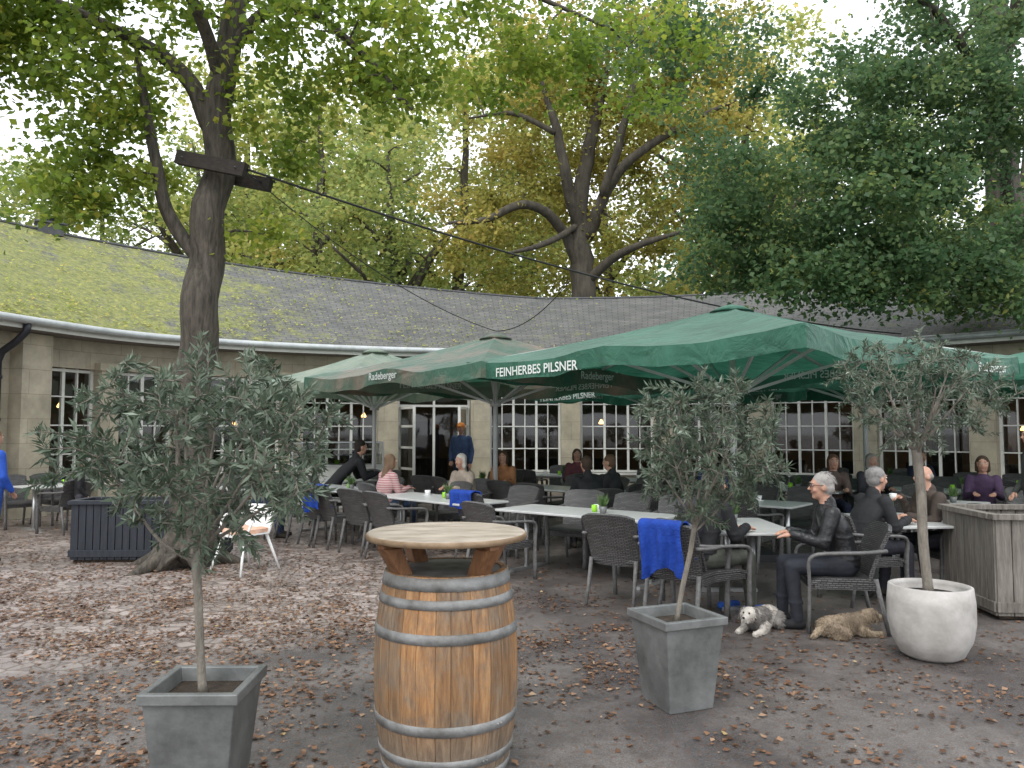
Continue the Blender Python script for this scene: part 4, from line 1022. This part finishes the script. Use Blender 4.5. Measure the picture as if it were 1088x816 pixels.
    if k.get('cap'):
        cm=col_mat(k['cap']); ellip(mb,cm,hc+Vector((0,-.008,.055)),(.092,.106,.082)); ellip(mb,cm,hc+Vector((0,.10,.045)),(.06,.065,.018))
    if k.get('pack'):
        ellip(mb,col_mat((.02,.02,.025)),sp[2]+Vector((0,-.20,0)),(.15,.10,.22))
    hd=[]
    for i in(0,1):
        fw=(wr[i]-el[i]).normalized(); 
        if pose=='sit': fw=Vector((fw.x*.6,fw.y,-.12 if not k.get('cup') else .1)).normalized()
        pe=wr[i]+fw*.085; capsule(mb,skin,wr[i]-fw*.01,.026,wr[i]+fw*.02,.028,10); capsule(mb,skin,wr[i]+fw*.03,.030,pe-fw*.012,.033,10,sq=(1.1,.62)); hd.append((fw,pe))
    body=fuse(mb,.0095 if hi else .016,2)
    for i,(fw,pe) in enumerate(hd):
        side=fw.cross(Vector((0,0,1))).normalized(); up=side.cross(fw).normalized(); ins=1 if i==0 else -1
        curl=.35 if not k.get('cup') else 1.0
        for j,(o,l) in enumerate(((-.027,.068),(-.009,.078),(.010,.073),(.027,.058))):
            a=pe-fw*.015+side*o*ins*-1; b=a+fw*l*.5-up*l*.15*curl; c=b+fw*l*.3-up*l*.3*curl; d_=c+fw*l*.12-up*l*.25*curl
            body.tube(skin,[a,b,c,d_],[.0095,.0088,.008,.006],7)
        a=wr[i]+fw*.03+side*ins*.028; body.tube(skin,[a,a+fw*.03+side*ins*.022-up*.01,a+fw*.055+side*ins*.022-up*.02],[.012,.0105,.008],7)
    for s in(-1,1):
        ellip(body,M['porcelain'],hc+Vector((s*.031,.080,.014)),(.013,.009,.007),n=8); ellip(body,M['eye'],hc+Vector((s*.031,.087,.014)),(.006,.005,.006),n=8)
        ellip(body,hair if hs!='bald' else M['eye'],hc+Vector((s*.031,.088,.036)),(.018,.005,.004),n=8)
    ellip(body,M['lip'],hc+Vector((0,.083,-.050)),(.024,.010,.006),n=10)
    if hi and hs!='bald':
        rr=random.Random(int(x*100))
        for _ in range(420):
            a=rr.uniform(0,6.28); e=rr.uniform(-.3,1.4); q=Vector((math.cos(a)*math.cos(e)*.083,math.sin(a)*math.cos(e)*.092,math.sin(e)*.084))
            if q.y>.045 and q.z<.05: continue
            p=hc+Vector((0,-.020,.046))+q; t=p+q.normalized()*.006+Vector((rr.uniform(-.012,.012),-.02,-.018 if e<.9 else .002)); sd_=Vector((rr.uniform(-1,1),rr.uniform(-1,1),rr.uniform(-1,1))).normalized()*.003
            body.add([p-sd_,p+sd_,t],[(0,1,2)],hair)
    if k.get('gl'):
        for s in(-1,1):
            T=Matrix.Translation(hc+Vector((s*.034,.098,.014)))
            body.tube(M['eye'],[T@Vector((.024*math.cos(t),0,.019*math.sin(t))) for t in np.linspace(0,2*math.pi,13)],.0028,5)
            body.tube(M['eye'],[hc+Vector((s*.058,.096,.018)),hc+Vector((s*.086,.0,.015))],.0025,5)
        body.tube(M['eye'],[hc+Vector((-.012,.101,.018)),hc+Vector((.012,.101,.018))],.0025,5)
    if k.get('cup'):
        fw,pe=hd[1]; body.lathe(M['porcelain'],[(.028,-.04),(.04,.03),(.036,.03),(.0,-.02)],14,c=tuple(pe+Vector((0,.03,0))))
    nm='standing_person' if pose=='stand' else 'seated_person'
    if sc<.8: nm='standing_child'
    o=body.obj(nm,loc=(x,y,0),rz=R(deg),uv=False); o.scale=(sc,sc,sc)
for p in PEOPLE: person(*p)

# ------------------------------------------------------------------ dogs
def dog(x,y,deg,c1,c2,seed=1,sc=1.0):
    a=col_mat(c1); b=col_mat(c2); mb=MB(); V=Vector
    capsule(mb,a,(0,-.20,.115),.105,(0,.02,.12),.11); capsule(mb,b,(0,.0,.13),.11,(0,.16,.135),.105); capsule(mb,a,(0,.16,.15),.085,(0,.25,.20),.07)
    hc=V((0,.31,.215))
    for s in(-1,1):
        capsule(mb,a,(s*.09,.14,.08),.05,(s*.10,.22,.04),.036); capsule(mb,a,(s*.10,.22,.035),.033,(s*.09,.38,.028),.030)
        capsule(mb,b,(s*.10,-.2,.10),.075,(s*.15,-.08,.07),.055); capsule(mb,a,(s*.15,-.08,.05),.036,(s*.15,-.20,.035),.030); capsule(mb,a,(s*.15,-.20,.032),.028,(s*.15,-.10,.026),.028)
    capsule(mb,a,(0,-.28,.10),.04,(.08,-.42,.04),.025)
    ellip(mb,a,hc,(.075,.08,.07)); capsule(mb,a,hc+V((0,.05,-.02)),.045,hc+V((0,.115,-.03)),.032)
    for s in(-1,1): capsule(mb,b,hc+V((s*.06,-.01,.04)),.028,hc+V((s*.088,.0,-.045)),.026,sq=(1,.6))
    bd=fuse(mb,.014,2)
    fc=[(sum((bd.v[i] for i in f),V())/len(f),k) for f,k in zip(bd.f,bd.m)]
    for s in(-1,1): ellip(bd,M['eye'],hc+V((s*.03,.072,.018)),(.011,.009,.011),n=8)
    ellip(bd,M['eye'],hc+V((0,.148,-.018)),(.016,.011,.012),n=8)
    rr=random.Random(seed)
    for (p,k) in fc:
        for _ in range(2):
            if (p-hc-V((0,.1,0))).length<.05 : continue
            nrm=(p-V((0,max(-.2,min(.2,p.y)),max(.12,p.z*.8)))).normalized()
            dvec=(nrm*.5+V((rr.uniform(-.5,.5),-.3+rr.uniform(-.4,.4),-.6))).normalized()
            l=rr.uniform(.018,.045); sd=dvec.cross(V((rr.uniform(-1,1),rr.uniform(-1,1),rr.uniform(-1,1)))).normalized()*.004
            pp=p+V((rr.uniform(-.006,.006),rr.uniform(-.006,.006),rr.uniform(-.006,.006)))
            q=pp+dvec*l; q.z=max(q.z,.004); o=len(bd.v); bd.v+= [pp-sd,pp+sd,q]; bd.f.append([o,o+1,o+2]); bd.m.append(k); bd.sm.append(False)
    o=bd.obj('shaggy_dog',loc=(x,y,0),rz=R(deg),uv=False); o.scale=(sc,)*3
dog(2.76,6.52,-80,(.30,.235,.165),(.22,.17,.12),1,.76)
dog(2.14,6.75,140,(.52,.48,.43),(.20,.185,.17),2,.80)

# ------------------------------------------------------------------ light, world, camera
wd=bpy.data.worlds.new('World'); scene.world=wd; wd.use_nodes=True; nt=wd.node_tree; nt.nodes.clear()
sky=N(nt,'ShaderNodeTexSky'); sky.sky_type='NISHITA'; sky.sun_disc=False; sky.sun_elevation=R(52); sky.sun_rotation=R(200); sky.air_density=1.5; sky.dust_density=5
hs=N(nt,'ShaderNodeHueSaturation'); hs.inputs['Saturation'].default_value=.2; hs.inputs['Value'].default_value=1.0
mx=N(nt,'ShaderNodeMix',data_type='RGBA'); mx.inputs[0].default_value=.75; mx.inputs[7].default_value=(17.8,18.6,19.6,1)
bg=N(nt,'ShaderNodeBackground'); bg.inputs[1].default_value=.13; out=N(nt,'ShaderNodeOutputWorld')
L(nt,sky.outputs[0],hs.inputs['Color']); L(nt,hs.outputs[0],mx.inputs[6]); L(nt,mx.outputs[2],bg.inputs[0]); L(nt,bg.outputs[0],out.inputs[0])
sl=bpy.data.lights.new('sun','SUN'); sl.energy=1.2; sl.angle=R(20); sl.color=(1,.97,.93); so=bpy.data.objects.new('sun',sl); COL.objects.link(so)
so.rotation_euler=(R(38),0,R(-20))
cam=bpy.data.cameras.new('camera'); cam.sensor_width=36; cam.lens=27.2; cam.clip_end=1500; co=bpy.data.objects.new('camera',cam); COL.objects.link(co)
co.location=(0,0,1.7); co.rotation_euler=(R(93.41),0,0); scene.camera=co
scene.view_settings.view_transform='Standard'; scene.view_settings.look='None'; scene.view_settings.exposure=0
